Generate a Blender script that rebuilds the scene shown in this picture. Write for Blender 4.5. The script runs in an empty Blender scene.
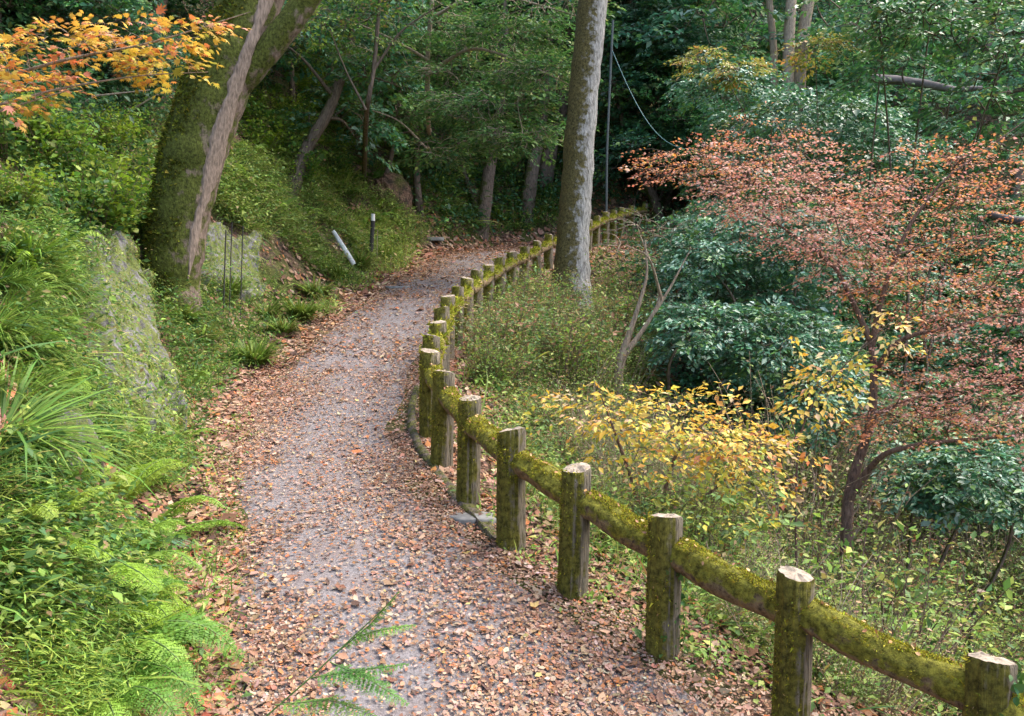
import bpy, math, random
import numpy as np
from mathutils import Vector
random.seed(7); rng = np.random.default_rng(11)
sc = bpy.context.scene; COL = sc.collection
R = math.radians
# ------------------------------------------------------------------ camera frame (used to read the place off the photograph)
FPX = 900.0; PITCH = R(4.0); CZ = 2.6
CAM = np.array([0, 0, CZ]); FW = np.array([0, math.cos(PITCH), -math.sin(PITCH)]); DN = np.array([0, -math.sin(PITCH), -math.cos(PITCH)])
def W(px, py, d):
    return CAM + d*FW + (py-358)/FPX*d*DN + np.array([(px-512)/FPX*d, 0, 0])
def proj(P):
    q = np.asarray(P) - CAM; d = q@FW
    return 512+FPX*q[..., 0]/d, 358+FPX*(q@DN)/d, d
# ------------------------------------------------------------------ noise
TAB = rng.random((256, 256))
def vn(x, y):
    x = np.asarray(x, float); y = np.asarray(y, float)
    xi = np.floor(x).astype(int); yi = np.floor(y).astype(int); fx = x-xi; fy = y-yi
    fx = fx*fx*(3-2*fx); fy = fy*fy*(3-2*fy)
    a = TAB[xi & 255, yi & 255]; b = TAB[(xi+1) & 255, yi & 255]; c = TAB[xi & 255, (yi+1) & 255]; d = TAB[(xi+1) & 255, (yi+1) & 255]
    return (a*(1-fx)+b*fx)*(1-fy)+(c*(1-fx)+d*fx)*fy
def fbm(x, y, o=4):
    s = 0; a = .5; t = 0
    for i in range(o):
        s = s+a*(vn(x*2**i+17.3*i, y*2**i+5.1*i)-.5); t += a; a *= .5
    return s/t*2
# ------------------------------------------------------------------ path stations: depth, row, left-edge column, fence column
ST = [(3.1, 1010, 120, 1290), (3.9, 854, 170, 990), (4.55, 740, 195, 797), (5.07, 665, 205, 667), (5.58, 603, 207, 578), (6.12, 552, 210, 513), (6.95, 505, 216, 471),
      (7.8, 468, 222, 445), (8.5, 439, 228, 432), (9.8, 399, 244, 438), (11.4, 363, 275, 448), (12.5, 346, 297, 459), (14.2, 323, 320, 478),
      (15.6, 305, 345, 501), (18.6, 279, 380, 537), (19.6, 271, 392, 549), (22.5, 250, 428, 591), (25.5, 237, 488, 625)]
Lp = np.array([W(l, y, d) for d, y, l, f in ST]); Fp = np.array([W(f, y, d) for d, y, l, f in ST])
ctr = (Lp+Fp)/2; hw = (Fp[:, 0]-Lp[:, 0])/2*.97
zend = ctr[-1, 2]
pre = [(0.1, -9, ctr[0, 2]-.25, 1.7), (0.2, -3, ctr[0, 2]-.2, 1.7), (0.35, 0.8, ctr[0, 2]-.12, 1.8)]
post = [(4.2, 28.0, zend+.45, 1.2), (7.5, 30.3, zend+.9, 1.1), (13, 32.2, zend+1.4, 1.1), (22, 32.5, zend+2.4, 1.1), (34, 29, zend+3.5, 1.1), (60, 12, zend+6, 1.1)]
CP = np.array([(a, b, c) for a, b, c, d in pre]+[tuple(c) for c in ctr]+[(a, b, c) for a, b, c, d in post])
CW = np.array([p[3] for p in pre]+list(hw)+[p[3] for p in post])
def resample(P, w, step=.4):
    s = np.r_[0, np.cumsum(np.linalg.norm(np.diff(P[:, :2], axis=0), axis=1))]
    t = np.arange(0, s[-1], step); out = np.stack([np.interp(t, s, P[:, i]) for i in range(3)], 1); ww = np.interp(t, s, w)
    k = np.array([1, 2, 3, 2, 1])/9.
    for _ in range(2):
        for i in range(3): out[2:-2, i] = np.convolve(out[:, i], k, 'valid')
    return out, ww
CC, CWW = resample(CP, CW)
def pathinfo(x, y):
    x = np.asarray(x, float).ravel(); y = np.asarray(y, float).ravel()
    n = len(x); bd = np.full(n, 1e9); sd = np.zeros(n); zz = np.zeros(n); hh = np.zeros(n); ss = np.zeros(n)
    for i in range(len(CC)-1):
        ax, ay, az = CC[i]; bx, by, bz = CC[i+1]; dx = bx-ax; dy = by-ay; L2 = dx*dx+dy*dy
        t = np.clip(((x-ax)*dx+(y-ay)*dy)/L2, 0, 1); qx = x-ax-t*dx; qy = y-ay-t*dy; d2 = qx*qx+qy*qy
        m = d2 < bd; bd[m] = d2[m]; s = np.sign(dx*qy-dy*qx); s[s == 0] = 1
        sd[m] = (np.sqrt(d2)*s)[m]; zz[m] = (az+t*(bz-az))[m]; hh[m] = (CWW[i]+t*(CWW[i+1]-CWW[i]))[m]; ss[m] = (i+t)[m]*.4
    far = np.where(np.abs(sd) > hh+2.5)[0]
    for i0 in range(0, len(far), 20000):
        k = far[i0:i0+20000]; D = np.hypot(x[k, None]-CC[None, ::2, 0], y[k, None]-CC[None, ::2, 1]); wg = np.exp(-(D-D.min(1, keepdims=True))/1.5); zs = (wg*CC[None, ::2, 2]).sum(1)/wg.sum(1)
        f = np.clip((np.abs(sd[k])-hh[k]-2.5)/3, 0, 1); zz[k] = zz[k]*(1-f)+zs*f
    return sd, zz, hh, ss     # sd>0 : left of the path
def Z(x, y):
    sh = np.shape(x); x = np.asarray(x, float).ravel(); y = np.asarray(y, float).ravel()
    sd, zp, h, s = pathinfo(x, y)
    u = np.maximum(sd-h, 0); w = np.maximum(-sd-h-.12, 0)
    n1 = fbm(x*.35, y*.35, 4); n2 = fbm(x*1.4+9, y*1.4, 4)
    vg = np.interp(s, [0, 18, 24, 32, 40], [.35, .5, .9, .8, .3])
    ub = np.maximum(u-vg, 0)
    left = np.minimum(u, vg)*.12 + np.interp(ub, [0, .25, 1.2, 3.5, 7, 20, 60], [0, .25, 1.55, 4.0, 7.0, 16, 50])
    left = left + np.clip(ub/1.2, 0, 1)*(n1*.9+n2*.42)
    right = -np.interp(w, [0, .3, 1.5, 3.5, 6.5, 9.5, 60], [0, .06, .5, 1.9, 4.2, 5.2, 5.8]) + np.clip(w/1.5, 0, 1)*(n1*.6+n2*.15)
    base = zp + fbm(x*.9, y*.9, 3)*.05
    far = np.maximum(x-20, 0)*.5*(w > 0)         # the far side of the ravine climbs again
    z = base + np.where(u > 0, left, 0) + np.where(w > 0, right+far, 0)
    return z.reshape(sh)
for _it in range(8):
    er = Fp[:, 2]-Z(Fp[:, 0], Fp[:, 1]); CP[3:3+len(er), 2] += er*.8; CP[:3, 2] += er[0]*.8*0
    CC, CWW = resample(CP, CW)
def onpath(x, y):
    sd, zp, h, s = pathinfo(x, y); return sd, h, s
def norm(a): return a/np.maximum(np.linalg.norm(a, axis=-1, keepdims=True), 1e-9)
_D = np.concatenate([np.arange(2.2, 14, .12), np.arange(14, 60, .3)])
def hit(px, py):
    px = np.asarray(px, float).ravel(); py = np.asarray(py, float).ravel()
    out = np.full((len(px), 3), np.nan); res = np.zeros(len(px), bool)
    for i0 in range(0, len(px), 400):
        a = px[i0:i0+400]; b = py[i0:i0+400]
        P = CAM[None, None]+_D[None, :, None]*(FW+((b-358)/FPX)[:, None, None]*DN+np.stack([(a-512)/FPX, 0*a, 0*a], 1)[:, None, :])
        below = P[..., 2] < ZG(P[..., 0], P[..., 1])
        k = below.argmax(1); ok = below.any(1)
        q = P[np.arange(len(a)), k]; q[:, 2] = ZG(q[:, 0], q[:, 1]); out[i0:i0+400] = q; res[i0:i0+400] = ok
    return out[res]
# cached height grid for speed
gx = np.arange(-30, 50, .15); gy = np.arange(-3, 62, .15)
GX, GY = np.meshgrid(gx, gy, indexing='ij'); GZ = Z(GX, GY)
def ZG(x, y):
    fx = np.clip((np.asarray(x, float)+30)/.15, 0, len(gx)-1.001); fy = np.clip((np.asarray(y, float)+3)/.15, 0, len(gy)-1.001)
    i = fx.astype(int); j = fy.astype(int); a = fx-i; b = fy-j
    return (GZ[i, j]*(1-a)+GZ[i+1, j]*a)*(1-b)+(GZ[i, j+1]*(1-a)+GZ[i+1, j+1]*a)*b
def NG(x, y):
    e = .3; return norm(np.stack([ZG(x-e, y)-ZG(x+e, y), ZG(x, y-e)-ZG(x, y+e), np.full(np.shape(x), 2*e)], -1))
# ------------------------------------------------------------------ mesh batch
class Batch:
    def __init__(s): s.V = []; s.F = []; s.C = []; s.n = 0
    def raw(s, V, F, C=None):
        V = np.asarray(V, float).reshape(-1, 3); F = np.asarray(F, int)
        if C is None: C = (1, 1, 1)
        C = np.broadcast_to(np.asarray(C, float), V.shape) if np.ndim(C) < 2 else np.asarray(C)
        s.V.append(V); s.F.append(F+s.n); s.C.append(C); s.n += len(V)
    def inst(s, T, P, F, N, size, C):
        TV, TF = T; P = np.asarray(P, float).reshape(-1, 3)
        if len(P) == 0: return
        Y = norm(F); X = norm(np.cross(Y, N)); Zx = np.cross(X, Y)
        size = np.broadcast_to(np.asarray(size, float), (len(P),)) if np.ndim(size) < 2 else size
        sv = size[:, None, None] if size.ndim == 1 else size[:, None, :]
        q = TV[None]*sv
        V = P[:, None]+q[..., 0:1]*X[:, None]+q[..., 1:2]*Y[:, None]+q[..., 2:3]*Zx[:, None]
        k = len(TV); FF = (TF[None]+(np.arange(len(P))*k)[:, None, None]).reshape(-1, TF.shape[1])
        s.raw(V.reshape(-1, 3), FF, np.repeat(np.broadcast_to(C, (len(P), 3)), k, 0))
    def tube(s, P, rad, sides=6, col=(1, 1, 1), bump=0, cap=True, seed=0):
        P = np.asarray(P, float); n = len(P); rad = np.broadcast_to(rad, (n,))
        T = norm(np.gradient(P, axis=0)); A = np.zeros((n, 3)); a = np.cross(T[0], [0.31, .17, .93]); a = a/np.linalg.norm(a)
        for i in range(n):
            a = a-T[i]*(a@T[i]); a = a/np.linalg.norm(a); A[i] = a
        B = np.cross(T, A); th = np.arange(sides)/sides*2*math.pi
        rr = rad[:, None]*np.ones(sides)
        if bump:
            L = np.r_[0, np.cumsum(np.linalg.norm(np.diff(P, axis=0), axis=1))]
            rr = rr*(1+bump*(fbm(np.cos(th)[None]*2.2+7+seed+L[:, None]*.5, np.sin(th)[None]*2.2+L[:, None]*.45+seed, 4)))
        V = P[:, None]+rr[..., None]*(np.cos(th)[None, :, None]*A[:, None]+np.sin(th)[None, :, None]*B[:, None])
        i = np.arange(n-1)[:, None]*sides; j = np.arange(sides)[None]; j2 = (j+1) % sides
        F = np.stack([i+j, i+j2, i+sides+j2, i+sides+j], -1).reshape(-1, 4)
        s.raw(V.reshape(-1, 3), F, col)
        if cap:
            for e in (0, n-1):
                base = np.arange(sides)+e*sides; s.n -= 0
                V2 = np.vstack([V[e], P[e][None]]); F2 = np.array([(k, (k+1) % sides, sides) for k in range(sides)])
                s.raw(V2, F2, col)
    def build(s, name, mat, parent=None, origin=(0, 0, 0), smooth=False):
        if not s.V: return None
        V = np.concatenate(s.V)-np.asarray(origin); C = np.concatenate(s.C)
        tot = np.concatenate([np.full(len(f), f.shape[1]) for f in s.F]); L = np.concatenate([f.ravel() for f in s.F])
        m = bpy.data.meshes.new(name); m.vertices.add(len(V)); m.vertices.foreach_set('co', V.astype(np.float32).ravel())
        m.loops.add(len(L)); m.loops.foreach_set('vertex_index', L.astype(np.int32))
        m.polygons.add(len(tot)); st = np.r_[0, np.cumsum(tot)[:-1]]
        m.polygons.foreach_set('loop_start', st.astype(np.int32)); m.polygons.foreach_set('loop_total', tot.astype(np.int32))
        if smooth: m.polygons.foreach_set('use_smooth', np.ones(len(tot), bool))
        m.update(calc_edges=True)
        at = m.color_attributes.new('Col', 'FLOAT_COLOR', 'POINT'); at.data.foreach_set('color', np.c_[C, np.ones(len(C))].astype(np.float32).ravel())
        m.materials.append(mat); m.validate()
        o = bpy.data.objects.new(name, m); COL.objects.link(o)
        if parent is not None: o.parent = parent
        else: o.location = origin
        return o
def tag(o, label=None, cat=None, group=None, kind=None):
    if label: o['label'] = label
    if cat: o['category'] = cat
    if group: o['group'] = group
    if kind: o['kind'] = kind
    return o
def empty(name, loc, label=None, cat=None, group=None):
    o = bpy.data.objects.new(name, None); COL.objects.link(o); o.location = tuple(loc); o.empty_display_size = .2
    return tag(o, label, cat, group)
def copy_tree(o, loc, rz, scl, label, group, tilt=(0, 0)):
    c = o.copy(); COL.objects.link(c)
    for ch in o.children:
        k = ch.copy(); COL.objects.link(k); k.parent = c
    c.location = tuple(loc); c.rotation_euler = (tilt[0], tilt[1], rz); c.scale = scl if hasattr(scl, '__len__') else (scl,)*3
    c['label'] = label
    if group: c['group'] = group
    return c
# templates  (x side, y length, z normal)
LEAF = (np.array([(0, 0, 0), (.27, .45, .09), (0, 1, -.06), (-.27, .45, .09)]), np.array([(0, 1, 2), (0, 2, 3)]))
WIDE = (np.array([(0, 0, 0), (.3, .25, .07), (.3, .6, .07), (0, 1, -.1), (-.3, .6, .07), (-.3, .25, .07), (0, .45, 0)]), np.array([(0, 1, 6), (1, 2, 6), (2, 3, 6), (3, 4, 6), (4, 5, 6), (5, 0, 6)]))
NARROW = (np.array([(0, 0, 0), (.1, .4, .02), (0, 1, -.12), (-.1, .4, .02)]), np.array([(0, 1, 2), (0, 2, 3)]))
CURL = (np.array([(0, -.5, .05), (.32, -.15, .16), (.28, .25, .02), (0, .5, .2), (-.3, .2, .1), (-.33, -.2, .02), (0, 0, 0)]), np.array([(0, 1, 6), (1, 2, 6), (2, 3, 6), (3, 4, 6), (4, 5, 6), (5, 0, 6)]))
def star():
    pts = [(0, -.12)]
    tips = [(-125, .55), (-75, .8), (-36, .95), (0, 1.05), (36, .95), (75, .8), (125, .55)]
    for i, (a, r) in enumerate(tips):
        pts.append((math.sin(R(-a))*r*.6*-1, math.cos(R(a))*r*.6+.35))
        if i < 6:
            b = (a+tips[i+1][0])/2; pts.append((math.sin(R(b))*.24, math.cos(R(b))*.24+.35))
    V = [(x, y, -.12*(x*x+(y-.35)**2)*4) for x, y in pts]+[(0, .35, .03)]; n = len(pts)
    return np.array(V), np.array([(i, (i+1) % n, n) for i in range(n)])
STAR = star()
def blade(b, w=.035, seg=4):
    t = np.linspace(0, 1, seg+1); V = []
    for i, a in enumerate(t[:-1]):
        ww = w*(1-a**2)*(.6+a)
        V += [(-ww, a, -b*a*a), (ww, a, -b*a*a)]
    V.append((0, 1*(1-.15*b), -b)); F = []
    for i in range(seg-1): F += [(2*i, 2*i+1, 2*i+3), (2*i, 2*i+3, 2*i+2)]
    F.append((2*seg-2, 2*seg-1, 2*seg)); return np.array(V), np.array(F)
BL = [blade(.25), blade(.6), blade(1.0)]
def rdir(n, up=0.):
    v = rng.normal(size=(n, 3)); v[:, 2] += up; return norm(v)
def pick(pal, n, jit=.16):
    pal = np.array(pal); w = pal[:, 3] if pal.shape[1] > 3 else np.ones(len(pal)); k = rng.choice(len(pal), n, p=w/w.sum())
    return pal[k, :3]*np.exp(rng.normal(size=(n, 1))*jit)*np.exp(rng.normal(size=(n, 3))*jit*.35)
# palettes (linear base colours)
P_HERB = [(.16, .27, .045, 3), (.25, .35, .06, 2), (.35, .39, .09, 1.7), (.09, .18, .04, 2), (.3, .26, .07, .5), (.26, .16, .06, .35)]
P_BANK = [(.095, .20, .03, 3), (.17, .27, .04, 2.4), (.28, .34, .06, 1.2), (.05, .13, .03, 2.0), (.27, .20, .08, .6)]
P_FERN = [(.12, .25, .03, 3), (.18, .31, .035, 2), (.24, .38, .05, 1)]
P_FERNL = [(.23, .36, .03, 3), (.28, .38, .045, 2), (.16, .29, .035, 1)]
P_EVER = [(.055, .17, .085, 3), (.09, .24, .12, 2), (.24, .38, .27, 1.5), (.12, .25, .05, 1.6)]  # pale bluish entry paints a sky highlight into the leaf colour
P_EVERG = [(.07, .22, .05, 3), (.13, .29, .08, 2), (.25, .37, .14, 1.3), (.3, .3, .07, .3), (.045, .14, .06, 2)]
P_LIGHT = [(.085, .20, .045, 3), (.15, .26, .06, 2), (.05, .13, .04, 2.4), (.25, .30, .09, .4)]
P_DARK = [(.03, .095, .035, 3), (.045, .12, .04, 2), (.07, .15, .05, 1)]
P_RED = [(.56, .22, .11, 3), (.60, .26, .10, 2.4), (.58, .33, .25, 1.5), (.42, .14, .08, 1.2), (.66, .30, .06, 1.1), (.17, .2, .06, 1.0)]
P_YEL = [(.70, .47, .06, 3), (.74, .56, .13, 2), (.52, .48, .07, 1.5), (.64, .32, .06, 1.2), (.66, .46, .26, .9), (.3, .37, .07, 1.8)]
P_YELG = [(.3, .34, .05, 2), (.5, .42, .06, 1), (.16, .25, .05, 2), (.12, .2, .06, 1)]
P_MAPY = [(.62, .36, .05, 3), (.6, .2, .06, 1.6), (.66, .45, .08, 2), (.35, .33, .05, .8), (.6, .26, .14, .8)]
P_PALE = [(.7, .52, .26, 2), (.68, .5, .12, 2), (.62, .42, .05, 1)]
P_LIT = [(.28, .155, .09, 3), (.35, .225, .15, 3), (.20, .10, .055, 2.4), (.38, .28, .20, 1.2), (.40, .15, .05, .9), (.11, .06, .04, 1.5), (.42, .30, .10, .15)]
# ------------------------------------------------------------------ materials
def mat(name):
    m = bpy.data.materials.new(name); m.use_nodes = True; nt = m.node_tree; b = nt.nodes['Principled BSDF']
    return m, nt, b
def nd(nt, t, **k):
    n = nt.nodes.new(t)
    for a, v in k.items():
        if a in n.inputs.keys() if isinstance(a, str) else False: n.inputs[a].default_value = v
        else: setattr(n, a, v)
    return n
def leafmat(name, rough=.5, spec=.4, tr=.3):
    m, nt, b = mat(name); a = nt.nodes.new('ShaderNodeVertexColor'); a.layer_name = 'Col'
    nt.links.new(a.outputs[0], b.inputs['Base Color']); b.inputs['Roughness'].default_value = rough; b.inputs['Specular IOR Level'].default_value = spec
    t = nt.nodes.new('ShaderNodeBsdfTranslucent'); nt.links.new(a.outputs[0], t.inputs[0]); mx = nt.nodes.new('ShaderNodeMixShader'); mx.inputs[0].default_value = tr
    nt.links.new(b.outputs[0], mx.inputs[1]); nt.links.new(t.outputs[0], mx.inputs[2]); nt.links.new(mx.outputs[0], nt.nodes['Material Output'].inputs[0]); return m
M_LEAF = leafmat('soft_leaf', .55, .35, .36); M_GLOSS = leafmat('glossy_leaf', .36, .6, .22); M_LITTER = leafmat('dry_leaf', .7, .25, .12); M_MOSS = leafmat('moss_tufts', .9, .1, .3)
def ramp(nt, fac, stops):
    r = nt.nodes.new('ShaderNodeValToRGB'); e = r.color_ramp.elements
    while len(e) < len(stops): e.new(.5)
    for i, (p, c) in enumerate(stops): e[i].position = p; e[i].color = (*c, 1)
    nt.links.new(fac, r.inputs[0]); return r.outputs[0]
def noise(nt, scale, detail=6, rough=.6, stretch=None, coord='Object'):
    tc = nt.nodes.new('ShaderNodeTexCoord'); mp = nt.nodes.new('ShaderNodeMapping'); nt.links.new(tc.outputs[coord], mp.inputs[0])
    if stretch: mp.inputs['Scale'].default_value = stretch
    n = nt.nodes.new('ShaderNodeTexNoise'); n.inputs['Scale'].default_value = scale; n.inputs['Detail'].default_value = detail; n.inputs['Roughness'].default_value = rough
    nt.links.new(mp.outputs[0], n.inputs['Vector']); return n.outputs[0]
def mix(nt, fac, a, b):
    m = nt.nodes.new('ShaderNodeMix'); m.data_type = 'RGBA'
    for i, v in ((0, fac), (6, a), (7, b)):
        if hasattr(v, 'is_linked'): nt.links.new(v, m.inputs[i])
        elif i == 0: m.inputs[0].default_value = v
        else: m.inputs[i].default_value = (*v, 1)
    return m.outputs[2]
def bump(nt, b, h, st=.5, dist=.02):
    n = nt.nodes.new('ShaderNodeBump'); n.inputs['Strength'].default_value = st; n.inputs['Distance'].default_value = dist
    nt.links.new(h, n.inputs['Height']); nt.links.new(n.outputs[0], b.inputs['Normal'])
def mathn(nt, op, a, b=None, c=None):
    m = nt.nodes.new('ShaderNodeMath'); m.operation = op
    for i, v in enumerate((a, b, c)):
        if v is None: continue
        if hasattr(v, 'is_linked'): nt.links.new(v, m.inputs[i])
        else: m.inputs[i].default_value = v
    return m.outputs[0]
def barkmat(name, c1, c2, moss=None, side=None, lo=.45, hi=.6, stretch=(6, 6, 1.2), mscale=5, bd=.02):
    """bark; moss grows on the side given by `side` (a direction in the world), with a ragged edge"""
    m, nt, b = mat(name); n = noise(nt, 7, 8, .65, stretch); c = ramp(nt, n, [(.3, c1), (.52, c2), (.7, tuple(min(1, v*1.5) for v in c2))])
    if moss:
        k = noise(nt, mscale, 6, .65)
        if side is not None:
            g = nt.nodes.new('ShaderNodeNewGeometry'); d = nt.nodes.new('ShaderNodeVectorMath'); d.operation = 'DOT_PRODUCT'
            nt.links.new(g.outputs['Normal'], d.inputs[0]); d.inputs[1].default_value = side; k = mathn(nt, 'ADD', k, mathn(nt, 'MULTIPLY', d.outputs['Value'], .28))
        mr = nt.nodes.new('ShaderNodeMapRange'); mr.inputs[1].default_value = lo; mr.inputs[2].default_value = hi; nt.links.new(k, mr.inputs[0])
        mc = ramp(nt, noise(nt, 26, 6, .75), [(.36, tuple(v*.28 for v in moss)), (.5, tuple(v*.85 for v in moss)), (.66, tuple(v*1.5 for v in moss))]); c = mix(nt, mr.outputs[0], c, mc)
    nt.links.new(c, b.inputs['Base Color']); b.inputs['Roughness'].default_value = .85; b.inputs['Specular IOR Level'].default_value = .2
    n2 = noise(nt, 22, 7, .75, (stretch[0]*.5, stretch[1]*.5, stretch[2]*.6)); bump(nt, b, mathn(nt, 'ADD', n, mathn(nt, 'MULTIPLY', n2, .5)), 1, bd*1.6); return m
M_POST = barkmat('post_bark', (.04, .03, .018), (.30, .25, .175), (.23, .205, .035), (-1, -.35, .15), .42, .58, (16, 16, 1.3), 6, .035)
M_RAIL = barkmat('rail_bark', (.045, .03, .018), (.27, .19, .10), (.25, .235, .03), (-.3, -.2, 1), .52, .60, (4, 4, 4), 7, .03)
M_TRUNKC = barkmat('pale_mottled_bark', (.075, .068, .055), (.30, .285, .255), (.11, .09, .03), (-1.1, -.3, 0), .45, .60, (4, 4, 1.2), 9, .02)
M_TRUNKL = barkmat('mossy_trunk_bark', (.08, .055, .04), (.23, .17, .13), (.10, .115, .02), (-.55, -.25, -.1), .34, .46, (3, 3, 1), 5, .03)
M_BARK = barkmat('brown_bark', (.05, .035, .025), (.16, .12, .09), (.08, .09, .02), (-1, 0, 0), .6, .7, (4, 4, 1), 4)
M_TWIG = barkmat('dark_twig', (.05, .03, .022), (.17, .11, .08), None)
M_PTWIG = barkmat('pale_twig', (.16, .12, .09), (.36, .28, .2), None)
def simple(name, c, rough=.6, spec=.3, nv=.25, ns=20, bd=.004, st=None):
    m, nt, b = mat(name); n = noise(nt, ns, 5, .6, st); nt.links.new(ramp(nt, n, [(.3, tuple(v*(1-nv) for v in c)), (.7, tuple(min(1, v*(1+nv)) for v in c))]), b.inputs['Base Color'])
    b.inputs['Roughness'].default_value = rough; b.inputs['Specular IOR Level'].default_value = spec; bump(nt, b, n, .6, bd); return m
M_CUT = simple('cut_wood', (.30, .24, .175), .8, .2, .45, 30)
def groundmat():
    m, nt, b = mat('forest_floor'); big = noise(nt, .9, 5); fine = noise(nt, 22, 6, .7); mid = noise(nt, 5, 5)
    lit = ramp(nt, fine, [(.3, (.05, .03, .022)), (.48, (.15, .09, .06)), (.6, (.26, .16, .11)), (.72, (.36, .24, .17))])
    soil = ramp(nt, fine, [(.3, (.02, .015, .012)), (.7, (.1, .075, .055))]); moss = ramp(nt, fine, [(.3, (.03, .045, .01)), (.7, (.12, .15, .025))])
    c = mix(nt, ramp(nt, mid, [(.45, (0, 0, 0)), (.6, (1, 1, 1))]), lit, soil); c = mix(nt, ramp(nt, big, [(.46, (0, 0, 0)), (.58, (.8, .8, .8))]), c, moss)
    nt.links.new(c, b.inputs['Base Color']); b.inputs['Roughness'].default_value = .95; b.inputs['Specular IOR Level'].default_value = .15; bump(nt, b, fine, 1, .05); return m
M_GROUND = groundmat()
def pathmat():
    m, nt, b = mat('packed_gravel'); f = noise(nt, 55, 5, .7); g = noise(nt, 3, 5); v = nt.nodes.new('ShaderNodeTexVoronoi'); v.inputs['Scale'].default_value = 45
    tc = nt.nodes.new('ShaderNodeTexCoord'); nt.links.new(tc.outputs['Object'], v.inputs['Vector'])
    c = ramp(nt, f, [(.32, (.075, .066, .06)), (.5, (.165, .148, .14)), (.68, (.275, .25, .24))])
    c = mix(nt, ramp(nt, g, [(.42, (0, 0, 0)), (.62, (.55, .55, .55))]), c, (.15, .105, .085)); sp = nt.nodes.new('ShaderNodeSeparateColor'); nt.links.new(v.outputs['Color'], sp.inputs[0])
    c = mix(nt, mathn(nt, 'MULTIPLY', sp.outputs[0], .4), c, (.24, .215, .215))
    nt.links.new(c, b.inputs['Base Color']); b.inputs['Roughness'].default_value = .9; b.inputs['Specular IOR Level'].default_value = .2; bump(nt, b, f, .8, .015); return m
M_PATH = pathmat()
def rockmat():
    m, nt, b = mat('mossy_rock'); n = noise(nt, 3.2, 12, .78, (2.2, 2.2, 1)); s = noise(nt, 3.4, 10, .78, (2.6, 2.6, 1.0)); f = noise(nt, 40, 5, .7)
    c = ramp(nt, n, [(.36, (.025, .022, .02)), (.46, (.11, .102, .098)), (.6, (.27, .255, .245))]); ms = ramp(nt, f, [(.3, (.06, .075, .015)), (.7, (.22, .25, .05))])
    c = mix(nt, ramp(nt, s, [(.46, (0, 0, 0)), (.50, (1, 1, 1))]), c, ms); nt.links.new(c, b.inputs['Base Color']); b.inputs['Roughness'].default_value = .9; bump(nt, b, n, 1, .06); return m
M_ROCK = rockmat()
M_STONE = simple('grey_stone', (.17, .165, .15), .85, .2, .35, 12); M_KERB = barkmat('mossy_kerb', (.05, .04, .03), (.15, .12, .09), (.12, .12, .03), None, .42, .55, (2, 2, 2), 12, .04)
M_WHITE = simple('weathered_white', (.72, .70, .66), .7, .3, .25, 9); M_DARKM = simple('dark_stake', (.045, .04, .035), .7); M_POLE = simple('grey_pole', (.09, .1, .09), .6)
M_CABLE = simple('teal_cable', (.07, .17, .15), .4, .5); M_LOG = simple('weathered_log', (.11, .095, .085), .9, .2, .5, 5, .02, (1, 1, 1))
# ------------------------------------------------------------------ ground and path
def axis(a): return np.unique(np.round(np.concatenate(a), 3))
xs = axis([np.arange(-60, -9, 1.0), np.arange(-9, 10, .12), np.arange(10, 22, .3), np.arange(22, 90, 1.2)])
ys = axis([np.arange(-14, 2, .8), np.arange(2, 20, .12), np.arange(20, 36, .2), np.arange(36, 80, 1.0)])
X, Y = np.meshgrid(xs, ys, indexing='ij'); ZZ = Z(X, Y); inn_ = (X > -9) & (X < 10) & (Y > 2) & (Y < 36); ZZ = np.where(inn_, ZG(X, Y), ZZ)
b = Batch(); nx, ny = X.shape; i, j = np.meshgrid(np.arange(nx-1), np.arange(ny-1), indexing='ij'); k = i*ny+j
b.raw(np.stack([X, Y, ZZ], -1).reshape(-1, 3), np.stack([k, k+ny, k+ny+1, k+1], -1).reshape(-1, 4))
tag(b.build('ground', M_GROUND, smooth=True), kind='structure')
def strip(name, m, inset_l, inset_r, s0, s1, lift, nt_=14):
    b = Batch(); rows = []
    T = norm(np.gradient(CC[:, :2], axis=0)); Nn = np.stack([-T[:, 1], T[:, 0]], 1)
    S = np.arange(s0, s1, .12); 
    for s in S:
        f = s/.4; i0 = int(f); a = f-i0; c = CC[i0, :2]*(1-a)+CC[i0+1, :2]*a; n = Nn[i0]*(1-a)+Nn[i0+1]*a; h = CWW[i0]*(1-a)+CWW[i0+1]*a
        wl = h-inset_l+.22*(vn(s*1.3, 3.3)-.5)+.06*(vn(s*3, 8)-.5); wr = h-inset_r+.22*(vn(s*1.1, 9.3)-.5)+.06*(vn(s*3, 4)-.5)
        rows.append(c[None]+n[None]*np.linspace(wl, -wr, nt_)[:, None])
    P = np.array(rows); zz = ZG(P[..., 0], P[..., 1])+lift
    zz[:, 0] -= lift+.01; zz[:, -1] -= lift+.01
    n_, m_ = zz.shape; i, j = np.meshgrid(np.arange(n_-1), np.arange(m_-1), indexing='ij'); k = i*m_+j
    b.raw(np.dstack([P, zz]).reshape(-1, 3), np.stack([k, k+1, k+m_+1, k+m_], -1).reshape(-1, 4)); return tag(b.build(name, m, smooth=True), kind='structure')
strip('path', M_PATH, .12, .38, 1, 52, .015)
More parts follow.
